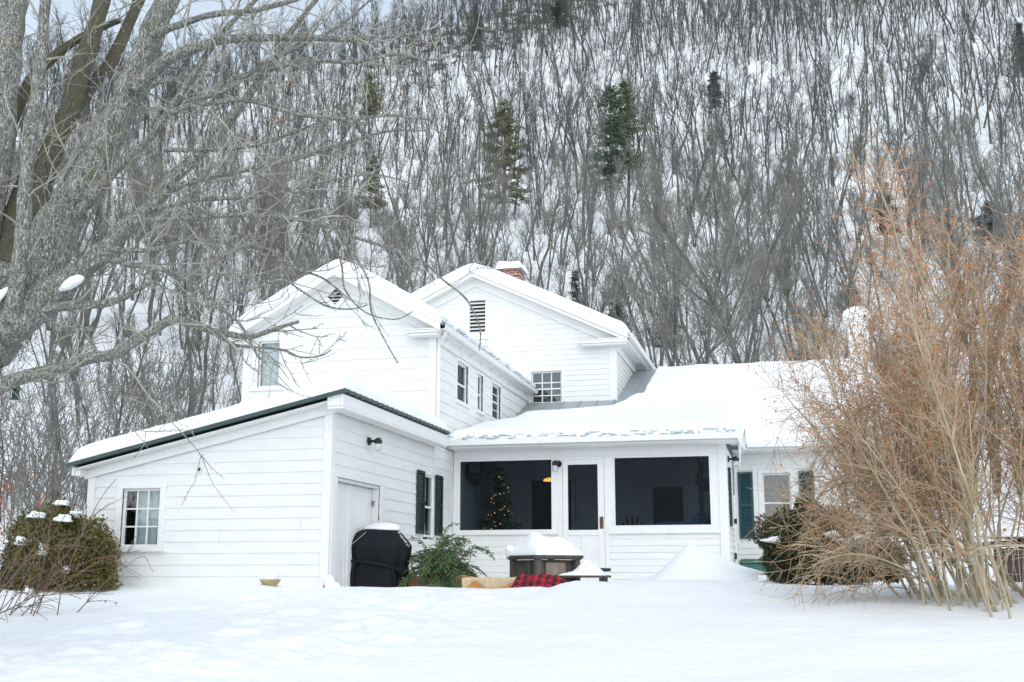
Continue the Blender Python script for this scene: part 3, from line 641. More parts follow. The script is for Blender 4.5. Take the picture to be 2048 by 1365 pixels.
def capsnow(name, x0, x1, y0, y1, z, t, parent, s=1):
    return snow_grid(name, x0, x1, y0, y1, lambda X, Y: z + 0 * X, lambda X, Y: .01 + t * rounded(np.minimum(np.minimum(X - x0, x1 - X), np.minimum(Y - y0, y1 - Y)), .16) * (1 + .4 * fbm(X * 3, Y * 3, 2, s)), 24, 24, parent)
capsnow('snow_cap', -8.1, -7.32, 31.3, 32.2, 8.805, .24, chim)

# --- porch and right wing roofs (one snow sheet)
PZ_ = lambda Y: 2.50 + .21 * (Y - 20.79)
RZ_ = lambda Y: np.where(np.asarray(Y) < 31.3, 2.60 + .382 * (Y - 23.4), 2.60 + .382 * (2 * 31.3 - Y - 23.4))
XE = 2.25
m = MB()
def deck(x0, x1, y0, y1, f, th=.07, mm=m): mm.hexa([(x0, y0, float(f(y0)) - th), (x1, y0, float(f(y0)) - th), (x1, y1, float(f(y1)) - th), (x0, y1, float(f(y1)) - th), (x0, y0, float(f(y0))), (x1, y0, float(f(y0))), (x1, y1, float(f(y1))), (x0, y1, float(f(y1)))])
YX = 25.97
deck(-6.31, -.86, 20.79, YX, PZ_); deck(-6.31, -4.06, YX, YM - .03, RZ_); deck(-4.045, -.86, YX, 31.3, RZ_); deck(-.86, XE, 23.4, 31.3, RZ_); deck(-4.045, XE, 31.3, 39., RZ_)
roofp = m.build('roof', M_graymetal, HOUSE, recalc=True); roofp['label'] = 'gray standing seam roof over porch and right wing, mostly under snow'
m = MB()
for i in range(20):
    x = -6.2 + i * .42
    y0 = 20.8 if x < -.9 else 23.42; y1 = YM - .05 if x < -4.1 else 31.2
    if y0 < YX: 
        f0 = PZ_ if x < -.9 else RZ_
        m.bar((x, y0, float(f0(y0)) + .012), (x, YX, float(f0(YX)) + .012), .018, .03)
    m.bar((x, YX, float(RZ_(YX)) + .012), (x, y1, float(RZ_(y1)) + .012), .018, .03)
m.build('seam', M_graymetal, roofp)
def sbase(X, Y):
    p = PZ_(Y); r = RZ_(Y); k = 1 - sstep(-.95, -.55, X)
    return np.maximum(r, p * k + r * (1 - k))
def bare(X, Y):          # distance from the cleared band along the gable wall
    wob = .18 * fbm(X * 1.4, Y * 1.4, 3, 61)
    edgeY = np.interp(X, [-6.34, -6.1, -5.4, -4.4, -4.0, -3.75, -3.55], [24.9, 25.5, 26.0, 26.4, 26.45, 26.9, 27.8])
    a = edgeY - Y
    b = X - np.interp(Y, [26.9, 28., 29.5, 31.3], [-3.75, -3.35, -3.25, -3.5])
    left = X + 6.28 - .12 * np.clip((Y - 22) / 3, 0, 1)
    side = np.interp(Y, [20.7, 23, 25.5], [.02, .10, .35])
    return np.minimum(np.where(X < -3.4, np.maximum(a, b), 5), X + 6.34 - side) + wob
def pth(X, Y):
    e = bare(X, Y)
    lo = np.where(X < -.86, 20.76, 23.36)
    e2 = np.minimum(np.where(X > -.86, np.minimum(Y - 23.36, 9), Y - 20.76), XE + .02 - X)
    e3 = np.where(Y < 23.3, -.83 - X, 5)
    q = np.minimum(np.minimum(e2, e3) * 1.0, 5)
    ridge = .382 * (np.abs(Y - 31.3) - np.sqrt((Y - 31.3) ** 2 + .25)) * .8
    t = .20 * rounded(np.clip(e, 0, 9), .2) * (.25 + .75 * rounded(q, .35)) * (1 + .7 * fbm(X * .9, Y * .9, 4, 71)) + ridge
    icy = (1 - sstep(20.8, 21.5, Y)) * (X < -.8); t = t + icy * (.035 * np.abs(fbm(X * 5, Y * 5, 3, 77)) + .02)
    return np.where(e > 0, np.maximum(t, .012), -.05)
snow_grid('snow_cover', -6.32, XE + .02, 20.76, 37., sbase, pth, 240, 260, roofp, mask=lambda X, Y: ((X < -.82) | (Y > 23.34)) & ((X > -4.07) | (Y < YM - .01)), low_base=lambda X, Y: np.where((X > -.84) & (Y > 23.3), RZ_(Y), sbase(X, Y)))
m = MB()   # icy crust along the porch eave
rng = random.Random(5)
for i in range(95):
    x = -6.24 + i * .0565
    m.blob((x, 20.775 + rng.uniform(-.02, .05), 2.535 + rng.uniform(-.015, .07)), (rng.uniform(.02, .10), .045, rng.uniform(.006, .03)), rng, 2, .45)
m.build('ice_edge', M_ice, roofp, smooth=True)
m = MB()
for i in range(110):
    y = YW - .25 + i * .0695
    m.blob((-6.09 + rng.uniform(-.03, .015), y, 4.60 + rng.uniform(-.02, .06)), (.05, rng.uniform(.05, .12), rng.uniform(.02, .05)), rng, 2, .4)
m.build('ice_edge', M_ice, roofw, smooth=True)
gutter((-6.30, 20.74, 2.445), (-.86, 20.74, 2.445)); gutter((-.80, 23.34, 2.55), (XE, 23.34, 2.55))
m = MB(); m.box(-6.3, -.88, 20.80, 20.83, 2.36, 2.50); m.box(-6.3, -.88, 20.831, 21.215, 2.355, 2.385)
m.hexa([(-.885, 20.80, 2.33), (-.855, 20.80, 2.33), (-.855, 23.42, 2.86), (-.885, 23.42, 2.86), (-.885, 20.80, 2.52), (-.855, 20.80, 2.52), (-.855, 23.42, 3.07), (-.885, 23.42, 3.07)])
m.hexa([(-1.12, 20.84, 2.39), (-.887, 20.84, 2.39), (-.887, 24., 2.60), (-1.12, 24., 2.60), (-1.12, 20.84, 2.41), (-.887, 20.84, 2.41), (-.887, 24., 2.62), (-1.12, 24., 2.62)])
m.add([(-.874, 20.85, 2.42), (-.874, 25.97, 3.50), (-.874, 23.4, 2.5), (-.90, 20.85, 2.42), (-.90, 25.97, 3.50), (-.90, 23.4, 2.5)], [(0, 1, 2), (5, 4, 3), (0, 3, 4, 1), (1, 4, 5, 2), (2, 5, 3, 0)]); m.hexa([(-.88, 23.34, 2.46), (-.818, 23.34, 2.46), (-.818, 26.0, 3.52), (-.88, 26.0, 3.52), (-.88, 23.34, 3.055), (-.818, 23.34, 3.055), (-.818, 26.0, 3.62), (-.88, 26.0, 3.62)]); m.box(-.817, XE, 23.40, 23.43, 2.46, 2.60); m.box(-1.1, XE, 23.431, 23.975, 2.455, 2.48)
m.build('fascia', M_trim, HOUSE, recalc=True, bevel=.003)

# --- screened porch front
ffp = Ffront(YP)
PX0 = XG + .02
siding('wall', ffp, -.6, .74, const(PX0 + .0), const(-4.26), .121, zoff=.04)
siding('wall', ffp, -.6, .74, const(-3.30), const(-1.26), .121, zoff=.04)
trim(ffp, (PX0, -6.22, .74, 2.18, -.1, .02), (-4.35, -4.24, .74, 2.18, -.1, .02), (PX0, -4.24, 2.18, 2.37, -.1, .016), (PX0, -4.26, .742, .80, -.1, .05),
     (-3.32, -3.21, .74, 2.18, -.1, .02), (-1.39, -1.26, .74, 2.19, -.1, .02), (-4.24, -1.26, 2.181, 2.37, -.1, .014), (-3.30, -1.26, .742, .86, -.1, .05), (-4.26, -4.175, -.4, 2.18, -.1, .026), (-3.375, -3.30, -.4, 2.18, -.1, .026), (-4.175, -3.375, 2.132, 2.18, -.1, .024), name='porch_frame')
trim(ffp, (-1.26, XP + .024, -.6, 2.37, -.1, .034), name='corner_board')
for (a, b, c0, d, nm) in ((-6.22, -4.35, .80, 2.18, 'left wide screen of the porch, fairy lights behind it'), (-3.21, -1.39, .86, 2.18, 'right wide screen of the porch')):
    m = MB(); w = .035
    for bx in ((a, a + w, c0, d, -.03, .03), (b - w, b, c0, d, -.03, .03), (a + w, b - w, c0, c0 + w, -.03, .031), (a + w, b - w, d - w, d, -.03, .031)): m.mbox(ffp, *bx)
    s_ = m.build('screen_frame', M_trim, HOUSE, recalc=True, bevel=.003); s_['label'] = nm
    m = MB(); m.mquad(ffp, a + .02, b - .02, c0 + .02, d - .02, 0.); m.build('screen', M_screen, s_)
m = MB()
for bx in ((-4.17, -4.07, .12, 2.13, -.02, .022), (-3.50, -3.38, .12, 2.13, -.02, .022), (-4.07, -3.50, 2.04, 2.13, -.02, .021), (-4.07, -3.50, .72, .82, -.02, .021), (-4.07, -3.50, .12, .30, -.02, .021), (-3.82, -3.74, .30, .72, -.02, .021)): m.mbox(ffp, *bx)
m.mbox(ffp, -4.07, -3.82, .30, .72, -.02, .006); m.mbox(ffp, -3.74, -3.50, .30, .72, -.02, .006)
door = m.build('screen_door', M_trim, HOUSE, recalc=True, bevel=.003); door['label'] = 'white porch door with a tall dark screen'
m = MB(); m.mquad(ffp, -4.08, -3.49, .81, 2.05, .0); m.build('screen', M_screen, door)
m = MB(); m.mbox(ffp, -3.47, -3.40, .84, 1.06, .022, .03); m.blob((-3.435, YP - .06, .99), (.028, .03, .028), random.Random(1), 2, 0); m.build('door_handle', M_brass, door, recalc=True)
trim(ffp, (-4.3, -3.28, .06, .12, -.1, .03), name='threshold', mat=M_shutter)
trim(ffp, (-4.26, -3.28, -.6, .06, -.1, .012), name='step_riser')
# side of the porch
fps = Fside(XP)
siding('wall', fps, -.6, 2.36, const(YP + .12), const(YR), .121, holes=[(22.35, 23.1, .95, 1.95)], zoff=.04)
trim(fps, (YP, YP + .12, -.6, 2.37, -.1, .03), name='corner_board')
window(fps, 22.35, 23.1, .95, 1.95, 1, 1, casing=.06, rail=.5, label='side window of the porch seen almost edge on')
shutter(fps, 22.0, 22.27, .9, 2.0)
m = MB(); m.mbox(fps, 23.45, 23.5, 1.0, 1.1, .02, .08); m.mbox(fps, 23.2, 23.32, .3, .42, .02, .06); m.build('meter_box', M_black, HOUSE, recalc=True)
# right wing front wall
ffr = Ffront(YR)
siding('wall', ffr, -.6, 2.46, const(XP + .03), const(XE - .2), .121, holes=[(-.55, .02, .92, 2.04)], zoff=.04)
window(ffr, -.55, .02, .92, 2.04, 1, 1, casing=.08, rail=.46, label='sash window of the right wing behind orange twigs', curtain=None)
shutter(ffr, -1.03, -.74, .72, 2.07, mat=M_teal); shutter(ffr, .19, .48, .72, 2.07, mat=M_teal)
trim(ffr, (-1.11, -1.04, .6, 2.2, 0, .03), (-.735, -.64, .72, 2.2, 0, .03), name='casing_board')
trim(ffr, (XE - .2, XE - .08, -.6, 2.5, -.1, .03), name='corner_board')
siding('wall', Fside(XE - .1), -.6, 5.3, lambda z: YR + .002 if z < 2.5 else 23.4 + (z - 2.5) / .382, lambda z: 38.5 if z < 2.5 else 39.2 - (z - 2.5) / .382, .2)
wc = MB(); wc.box(1.72, 2.24, 31.1, 31.75, 4.8, 6.75); wc.box(1.68, 2.28, 31.06, 31.79, 6.55, 6.68)
wchim = wc.build('chimney', M_trim, HOUSE, recalc=True, bevel=.01); wchim['label'] = 'white chimney under a rounded hood of snow on the right wing ridge'
m = MB(); m.blob((1.98, 31.4, 6.74), (.38, .42, .42), random.Random(8), 3, .08, .3); m.build('snow_cap', M_roofsnow, wchim, smooth=True)
# porch interior
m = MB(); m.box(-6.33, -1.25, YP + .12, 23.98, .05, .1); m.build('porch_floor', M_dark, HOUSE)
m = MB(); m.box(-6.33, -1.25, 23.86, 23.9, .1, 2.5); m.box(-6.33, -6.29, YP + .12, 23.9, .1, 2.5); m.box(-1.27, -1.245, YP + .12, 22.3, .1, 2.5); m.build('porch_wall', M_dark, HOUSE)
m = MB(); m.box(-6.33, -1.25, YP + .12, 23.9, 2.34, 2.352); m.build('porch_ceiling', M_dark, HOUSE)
fpi = Ffront(23.86)
for (a, b, z0, z1, lab) in ((-5.35, -4.5, .1, 1.97, 'dark inner door at the left of the porch'), (-2.77, -2.16, .1, 1.79, 'dark inner door at the right of the porch')):
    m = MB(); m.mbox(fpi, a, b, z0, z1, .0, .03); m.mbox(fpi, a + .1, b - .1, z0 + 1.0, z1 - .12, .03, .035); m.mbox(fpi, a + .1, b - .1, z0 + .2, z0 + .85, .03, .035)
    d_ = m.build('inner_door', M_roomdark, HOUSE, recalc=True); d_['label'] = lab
    m = MB()
    for bx in ((a - .09, a - .005, z0, z1 + .09, 0, .04), (b + .005, b + .09, z0, z1 + .09, 0, .04), (a - .005, b + .005, z1 + .003, z1 + .09, 0, .04)): m.mbox(fpi, *bx)
    m.build('door_frame', M_dark, d_, recalc=True)
# icicles
m = MB()
for (x, y, z, l) in ((-.87, 21.2, 2.40, .52), (-.87, 21.5, 2.44, .62), (-.87, 21.9, 2.50, .34), (-.87, 22.4, 2.58, .46), (-.87, 21.0, 2.38, .18), (-.87, 22.9, 2.66, .24)):
    m.tube([(x, y, z), (x + .003, y, z - l * .4), (x, y, z - l)], [.018, .010, .001], 6, True)
m.build('icicle', M_ice, HOUSE, smooth=True)
# ---------------------------------------------------------------- things on the house and in the snow
def wall_lamp(loc, outv, label, hang=False):
    t = thing('wall_lamp', loc, label, 'wall lamp', 'black wall lamps with glass jars')
    o = Vector(outv); p = Vector(loc); s = Vector((0, 0, 1)).cross(o)
    m = MB(); m.tube([tuple(p), tuple(p + o * .025)], [.065, .06], 16, True); m.build('wall_plate', M_black, t, smooth=False)
    m = MB(); m.tube([tuple(p + o * .02), tuple(p + o * .08), tuple(p + o * .14 + Vector((0, 0, .012))), tuple(p + o * .17)], [.018, .02, .045, .05], 12, True); m.build('arm', M_black, t, smooth=True)
    q = p + o * .15
    m = MB(); m.lathe(tuple(q), [(.062, .02), (.064, -.03), (.055, -.035)], 16); m.build('socket_cap', M_black, t, smooth=True)
    m = MB(); m.lathe(tuple(q), [(.050, -.034), (.056, -.06), (.056, -.13), (.048, -.15)], 16); m.build('glass_jar', M_jar, t, smooth=True)
    return t
wall_lamp((XG + .024, 16.60, 2.03), (1, 0, 0), 'black wall lamp with clear jar above the garage door, on the bluish side wall')
wall_lamp((-4.24, YP - .03, 2.06), (-.25, -1, 0), 'black wall lamp between the left porch screen and the porch door')
wall_lamp((XP + .03, 21.75, 2.13), (1, 0, 0), 'black wall lamp round the porch corner beside the icicles')
t = thing('wall_vent', (-8.37, YG - .03, 1.51), 'small round dark vent hole in the front siding above the nine pane window', 'vent')
m = MB(); m.tube([(-8.37, YG - .02, 1.51), (-8.37, YG - .05, 1.51)], [.042, .038], 14, True); m.build('vent_ring', M_trim, t)
m = MB(); m.tube([(-8.37, YG - .045, 1.51), (-8.37, YG - .055, 1.51)], [.027, .027], 12, True); m.build('vent_hole', M_roomdark, t)

# covered grill
gz = float(H(-6.15, 16.6)) - .02; gx, gy = -6.17, 16.75
t = thing('covered_grill', (gx, gy, gz), 'black fabric cover over a barbecue grill, snow on its top, before the garage door', 'grill')
def ring(z, hx, hy, sq, ox=0, k=0):
    R = []
    for i in range(56):
        a = 2 * math.pi * i / 56; c, s = math.cos(a), math.sin(a)
        x = math.copysign(abs(c) ** (2 / sq), c) * hx; y = math.copysign(abs(s) ** (2 / sq), s) * hy
        w = 1 + k * (.05 * math.sin(9 * a + 1.3) + .035 * math.sin(17 * a + z * 4) + .03 * math.sin(5 * a + z * 7))
        x *= w; y *= w; r = math.radians(16)
        R.append((gx + ox + x * math.cos(r) - y * math.sin(r), gy + x * math.sin(r) + y * math.cos(r), gz + z))
    return R
prof = [(0, .43, .30, 4.5, 1.2), (.12, .42, .29, 4.5, 1.3), (.3, .43, .29, 4.5, 1.2), (.45, .445, .30, 4.2, 1.3), (.50, .43, .285, 4.2, 1.1), (.53, .455, .31, 4.2, 1.0), (.66, .49, .33, 4, .6), (.76, .505, .34, 4, .35), (.80, .50, .335, 4.2, .2), (.84, .475, .325, 4.2, .15), (.98, .355, .27, 3.6, .12), (1.03, .29, .22, 3., .1), (1.045, .22, .17, 3., .1), (1.05, .02, .02, 2, 0)]
m = MB(); rr_ = [ring(z, a, b, q, 0, k) for z, a, b, q, k in prof]
for R in rr_: m.v += R
for i in range(len(rr_) - 1):
    for k in range(56): m.f.append((i * 56 + k, i * 56 + (k + 1) % 56, (i + 1) * 56 + (k + 1) % 56, (i + 1) * 56 + k))
o = m.build('cover', M_cover, t, smooth=True)
sb = o.modifiers.new('sub', 'SUBSURF'); sb.levels = 1; sb.render_levels = 1
m = MB(); cr, sr = math.cos(math.radians(16)), math.sin(math.radians(16))
def gp(x, y, z): return (gx + x * cr - y * sr, gy + x * sr + y * cr, gz + z)
m.tube([gp(-.40, -.29, .56), gp(-.2, -.33, .55), gp(.1, -.33, .50), gp(.36, -.31, .42), gp(.40, -.29, .28)], [.026, .03, .028, .03, .024], 6)
m.tube([gp(-.33, -.31, .55), gp(-.37, -.315, .35), gp(-.36, -.31, .1)], [.024, .03, .024], 6); m.tube([gp(.22, -.32, .47), gp(.27, -.325, .3), gp(.26, -.315, .08)], [.024, .03, .022], 6)
m.build('strap', M_cover, t, smooth=True)
m = MB(); m.blob(gp(.06, 0, 1.04), (.30, .22, .105), random.Random(4), 3, .07, .35)
r_ = random.Random(6)
for i in range(70):
    a = r_.uniform(.05, .48); q = r_.uniform(0, 1); m.blob(gp(.30 + q * .17 + r_.uniform(-.01, .01), -.27 - .06 * q + r_.uniform(0, .1), 1.0 - q * .22 + r_.uniform(-.02, .02)), (.006, .006, .005), r_, 0, 0)
for i in range(24):
    q = i / 24; m.blob(gp(-.18 - q * .22, -.275 - .05 * q, .99 - q * .2), (.007, .005, .004), r_, 0, 0)
m.build('snow_cover', M_snow, t, smooth=True)

# evergreen bough planter
px_, py_, pz_ = -5.28, 17.0, -.28
t = thing('evergreen_planter', (px_, py_, pz_), 'terracotta planter stuffed with drooping green evergreen boughs, right of the covered grill', 'planter')
m = MB(); m.hexa([(px_ - .40, py_ - .16, pz_), (px_ + .48, py_ - .16, pz_), (px_ + .48, py_ + .16, pz_), (px_ - .40, py_ + .16, pz_), (px_ - .46, py_ - .2, pz_ + .26), (px_ + .54, py_ - .2, pz_ + .26), (px_ + .54, py_ + .2, pz_ + .26), (px_ - .46, py_ + .2, pz_ + .26)])
m.box(px_ - .48, px_ + .56, py_ - .22, py_ + .22, pz_ + .2, pz_ + .262); m.build('pot', M_terra, t, bevel=.01)
def spray(m, tw, base, d, L, rng, droop=.5, wid=.16, nl=16, nf=.022):
    """a bough: curved stem with side shoots set with small leaf blades"""
    p = Vector(base); d = Vector(d).normalized(); pts = [tuple(p)]
    n = 9
    for i in range(n):
        d = (d + Vector((rng.uniform(-.08, .08), rng.uniform(-.08, .08), -droop / n * (1 + i * .35)))).normalized(); p = p + d * L / n; pts.append(tuple(p))
    tw.tube(pts, [.006 * (1 - i / (n + 1)) + .0015 for i in range(n + 1)], 4)
    for i in range(2, n + 1):
        q = Vector(pts[i]); dd = (q - Vector(pts[i - 1])).normalized(); sd = dd.cross(Vector((0, 0, 1)));
        sd = sd.normalized() if sd.length > .05 else Vector((1, 0, 0))
        for sg in (-1, 1, -1, 1):
            e = (dd * rng.uniform(.5, 1) + sd * sg * rng.uniform(.5, 1.) + Vector((0, 0, rng.uniform(-.5, .15)))).normalized(); l = wid * rng.uniform(.5, 1.1) * (1.15 - .6 * i / n)
            c = q - dd * rng.uniform(0, L / n)
            for k in range(nl // 4 + 2):
                f = (k + rng.random()) / (nl // 4 + 2); r = c + e * l * f
                w = e.cross(dd); w = (w + Vector((rng.uniform(-.6, .6), rng.uniform(-.6, .6), rng.uniform(-.6, .6)))).normalized()
                a = (e + w * rng.uniform(-.9, .9)).normalized() * nf * rng.uniform(1., 2.2); b = w.cross(e).normalized() * nf * rng.uniform(.22, .4)
                b2 = len(m.v); m.v += [tuple(r - b), tuple(r + a * .5 - b * .9 + Vector((0, 0, .002))), tuple(r + a), tuple(r + a * .5 + b)]; m.f.append((b2, b2 + 1, b2 + 2, b2 + 3))
rng = random.Random(11); m = MB(); tw = MB()
for i in range(85):
    a = rng.uniform(0, 6.28); el = rng.uniform(.35, 1.5); d = (math.cos(a) * math.cos(el) * .95, math.sin(a) * math.cos(el), math.sin(el))
    spray(m, tw, (px_ + rng.uniform(-.22, .28), py_ + rng.uniform(-.1, .1), pz_ + .26), d, rng.uniform(.55, .95), rng, rng.uniform(.6, 1.5), .18, 22, .028)
m.build('foliage', M_cedar, t); tw.build('stems', M_browntwig, t)

# sawn log bench: pale top, orange scalloped edge
bx_, by_ = -4.15, 16.35
t = thing('log_bench', (bx_, by_, -.4), 'pale log slab bench with orange scalloped edge, between the planter and the plaid blanket', 'bench')
m = MB(); n = 64
for i in range(n + 1):
    x = bx_ - .52 + 1.12 * i / n; z1 = -.045 + .006 * math.sin(i * .8)
    for y, z in ((by_ - .17, -.30), (by_ - .19, z1 - .02), (by_ - .16, z1), (by_ + .2, z1 + .01), (by_ + .2, -.3)): m.v.append((x, y, z))
for i in range(n):
    for k in range(4): a = 5 * i + k; m.f.append((a, a + 5, a + 6, a + 1))
m.f.append((0, 1, 2, 3, 4)); m.f.append(tuple(5 * n + k for k in (4, 3, 2, 1, 0)))
m.build('bench_top', M_woodlight, t)
m = MB()
for i in range(n + 1):
    x = bx_ - .50 + 1.06 * i / n; u = i / n
    h = -.20 + .115 * max(0, math.exp(-((u - .17) / .10) ** 2), .85 * math.exp(-((u - .70) / .12) ** 2)) + .006 * math.sin(i * 1.7)
    m.v += [(x, by_ - .215, -.32), (x, by_ - .215, h), (x, by_ - .18, h)]
for i in range(n): a = 3 * i; m.f += [(a, a + 3, a + 4, a + 1), (a + 1, a + 4, a + 5, a + 2)]
m.build('bark_edge', M_woodorange, t)
m = MB()
for x in (bx_ - .4, bx_ + .45): m.box(x - .08, x + .08, by_ - .12, by_ + .14, -.6, -.301)
m.build('leg', M_woodlight, t)

# red plaid blanket in a heap
bxx, byy = -3.40, 15.75
m = MB(); n = 46
for i in range(n + 1):
    for j in range(n + 1):
        u = i / n * 2 - 1; v = j / n * 2 - 1; r = math.hypot(u * .9, v)
        z = .20 * max(0, 1 - r ** 2 * .8) + .028 * math.sin(u * 15 + math.sin(v * 7) * 1.6) * math.cos(v * 9) + .02 * math.sin(v * 21 + u * 5) + .05 * math.exp(-((u + .75) / .25) ** 2)
        m.v.append((bxx + u * .40, byy + v * .25, -.20 + z * .95))
for i in range(n):
    for j in range(n): a = i * (n + 1) + j; m.f.append((a, a + n + 1, a + n + 2, a + 1))
o = m.build('plaid_blanket', M_plaid, None, smooth=True); tag(o, 'red and black plaid blanket heaped behind the snow crest before the snowy wooden box', 'blanket')

M_palewood = pmat('faded_wood', (.22, .17, .13), (.30, .25, .20), 9., .8)
# square weathered fire table with a steep cap of snow
fx, fy, fz = -3.87, 18.15, -.42
t = thing('wooden_table', (fx, fy, fz), 'weathered dark square wooden table with panelled sides under a steep snow cap', 'table', rz=0)
ra = math.radians(45)
def fp(u, v, z): return (fx + u * math.cos(ra) - v * math.sin(ra), fy + u * math.sin(ra) + v * math.cos(ra), z)
def rbox(m, u0, u1, v0, v1, z0, z1): m.hexa([fp(u0, v0, z0), fp(u1, v0, z0), fp(u1, v1, z0), fp(u0, v1, z0), fp(u0, v0, z1), fp(u1, v0, z1), fp(u1, v1, z1), fp(u0, v1, z1)])
m = MB(); h = .45
for k in range(5): rbox(m, -h + k * .18 + .003, -h + (k + 1) * .18 - .003, -h, h, .255, .30)
m.build('table_top', M_wood, t, bevel=.004)
m = MB(); rbox(m, -.43, .43, -.43, -.40, .235, .254); rbox(m, -.43, -.40, -.399, .43, .235, .254); m.build('apron', M_wood, t)
g = .365
for (u, v) in ((-g, -g), (g, -g), (-g, g), (g, g)):
    m = MB(); rbox(m, u - .045, u + .045, v - .045, v + .045, fz - .1, .254); m.build('leg', M_wood, t, bevel=.004)
m = MB()
for k in range(6):
    a = -.32 + k * .107; rbox(m, a + .002, a + .104, -.335, -.315, fz, .23); rbox(m, -.335, -.315, a + .002, a + .104, fz, .23)
    rbox(m, a + .002, a + .104, .315, .335, fz, .23); rbox(m, .315, .335, a + .002, a + .104, fz, .23)
m.build('side_panel', M_wood, t)
m = MB(); rbox(m, -.20, .16, -.352, -.336, -.06, .19); m.build('pale_panel', M_palewood, t)
def mound(name, fpos, hu, hv, base, hfun, n, parent, mat=M_snow):
    m = MB()
    for i in range(n + 1):
        for j in range(n + 1):
            u = -hu + 2 * hu * i / n; v = -hv + 2 * hv * j / n; m.v.append(fpos(u, v, base + hfun(u, v)))
    for i in range(n):
        for j in range(n): a = i * (n + 1) + j; m.f.append((a, a + n + 1, a + n + 2, a + 1))
    k = len(m.v); per = [(i, 0) for i in range(n)] + [(n, j) for j in range(n)] + [(i, n) for i in range(n, 0, -1)] + [(0, j) for j in range(n, 0, -1)]
    for (i, j) in per: u = -hu + 2 * hu * i / n; v = -hv + 2 * hv * j / n; m.v.append(fpos(u, v, base))
    for q in range(len(per)):
        i, j = per[q]; i2, j2 = per[(q + 1) % len(per)]; m.f.append((i * (n + 1) + j, k + q, k + (q + 1) % len(per), i2 * (n + 1) + j2))
    return m.build(name, mat, parent, smooth=True)
def fh(u, v):
    e = max(0, min((.46 - abs(u)), (.46 - abs(v))))
    t_ = .36 * min(1, e / .36) ** .8
    # two shoulders: the higher one to the left, a flat shelf to the right
    X = (u - v) * .707
    pk = .05 * math.exp(-((X + .16) / .13) ** 2) - .05 * math.exp(-((X - .12) / .18) ** 2)
    nz = .05 * float(fbm(u * 4 + 3, v * 4, 3, 5))
    return .012 + min(t_, .31) + (pk + nz) * min(1, e / .15)
mound('snow_cover', fp, .455, .455, .301, fh, 44, t)
m = MB(); m.blob(fp(-.40, .40, .37), (.085, .085, .10), random.Random(2), 3, .12); m.blob(fp(-.34, .33, .34), (.09, .09, .06), random.Random(3), 3, .12); m.build('snow_lump', M_snow, t, smooth=True)

# plank stool with its own snow pile
sx_, sy_ = -3.20, 18.0
t = thing('plank_stool', (sx_, sy_, -.4), 'low weathered plank stool with a lumpy heap of snow, before the porch door', 'stool')
m = MB(); m.box(sx_ - .40, sx_ + .39, sy_ - .22, sy_ - .01, -.045, -.01); m.box(sx_ - .40, sx_ + .39, sy_ + .01, sy_ + .22, -.045, -.01); m.build('seat', M_wood, t, bevel=.004)
for q in (-.3, .3):
    m = MB(); m.box(sx_ + q - .04, sx_ + q + .04, sy_ - .18, sy_ + .18, -.5, -.046); m.build('leg', M_wood, t)
def sh(u, v):
    e = max(0, min(.36 - abs(u), .22 - abs(v)))
    c = .21 * math.exp(-((u - .05) / .17) ** 2 - (v / .15) ** 2)
    return .008 + min(1, e / .06) * (.03 + c + .05 * float(fbm(u * 9, v * 9, 3, 15)))
mound('snow_cover', lambda u, v, z: (sx_ + u, sy_ + v, z), .37, .22, -.009, sh, 36, t)

# bird bath / shallow stone bowl and small capped ornament
bx2, by2 = -6.86, 14.45; bz = float(H(bx2, by2))
t = thing('stone_bowl', (bx2, by2, bz - .1), 'shallow yellowish stone bowl holding a tilted cone of snow, before the front wall', 'bowl')
m = MB(); m.lathe((bx2, by2, -.16), [(.07, -.1), (.075, 0), (.09, .02), (.12, .055), (.138, .085), (.140, .10), (.12, .10), (.10, .085), (.02, .07)], 26); m.build('bowl', M_stone, t, smooth=True)
m = MB(); m.blob((bx2 + .005, by2, -.07), (.112, .10, .115), random.Random(7), 3, .11, .2); m.build('snow_cover', M_snow, t, smooth=True)
ox, oy = -6.14, 14.75; oz = float(H(ox, oy))
t = thing('garden_ornament', (ox, oy, oz - .1), 'small reddish clay garden ornament half buried in snow at the garage corner', 'ornament')
m = MB(); m.lathe((ox - .03, oy, oz - .08), [(.05, 0), (.055, .06), (.045, .12), (.05, .16)], 14); m.build('clay_body', M_terra, t, smooth=True)
m = MB(); m.blob((ox, oy, oz + .09), (.075, .075, .075), random.Random(9), 3, .12); m.blob((ox + .06, oy, oz + .0), (.10, .09, .08), random.Random(10), 3, .12); m.build('snow_cap', M_snow, t, smooth=True)
# green box by the right wing
t = thing('storage_box', (-.65, 23.2, -.3), 'teal green plastic storage box against the right wing wall under the window', 'storage box')
m = MB(); m.box(-1.02, -.25, 22.95, 23.5, -.35, .22); m.build('box', M_greenbox, t, bevel=.02)
m = MB(); m.hexa([(-1.05, 22.92, .222), (-.22, 22.92, .222), (-.22, 23.53, .222), (-1.05, 23.53, .222), (-1.0, 22.98, .29), (-.27, 22.98, .29), (-.27, 23.48, .31), (-1.0, 23.48, .31)]); m.build('lid', M_greenbox, t, bevel=.012)
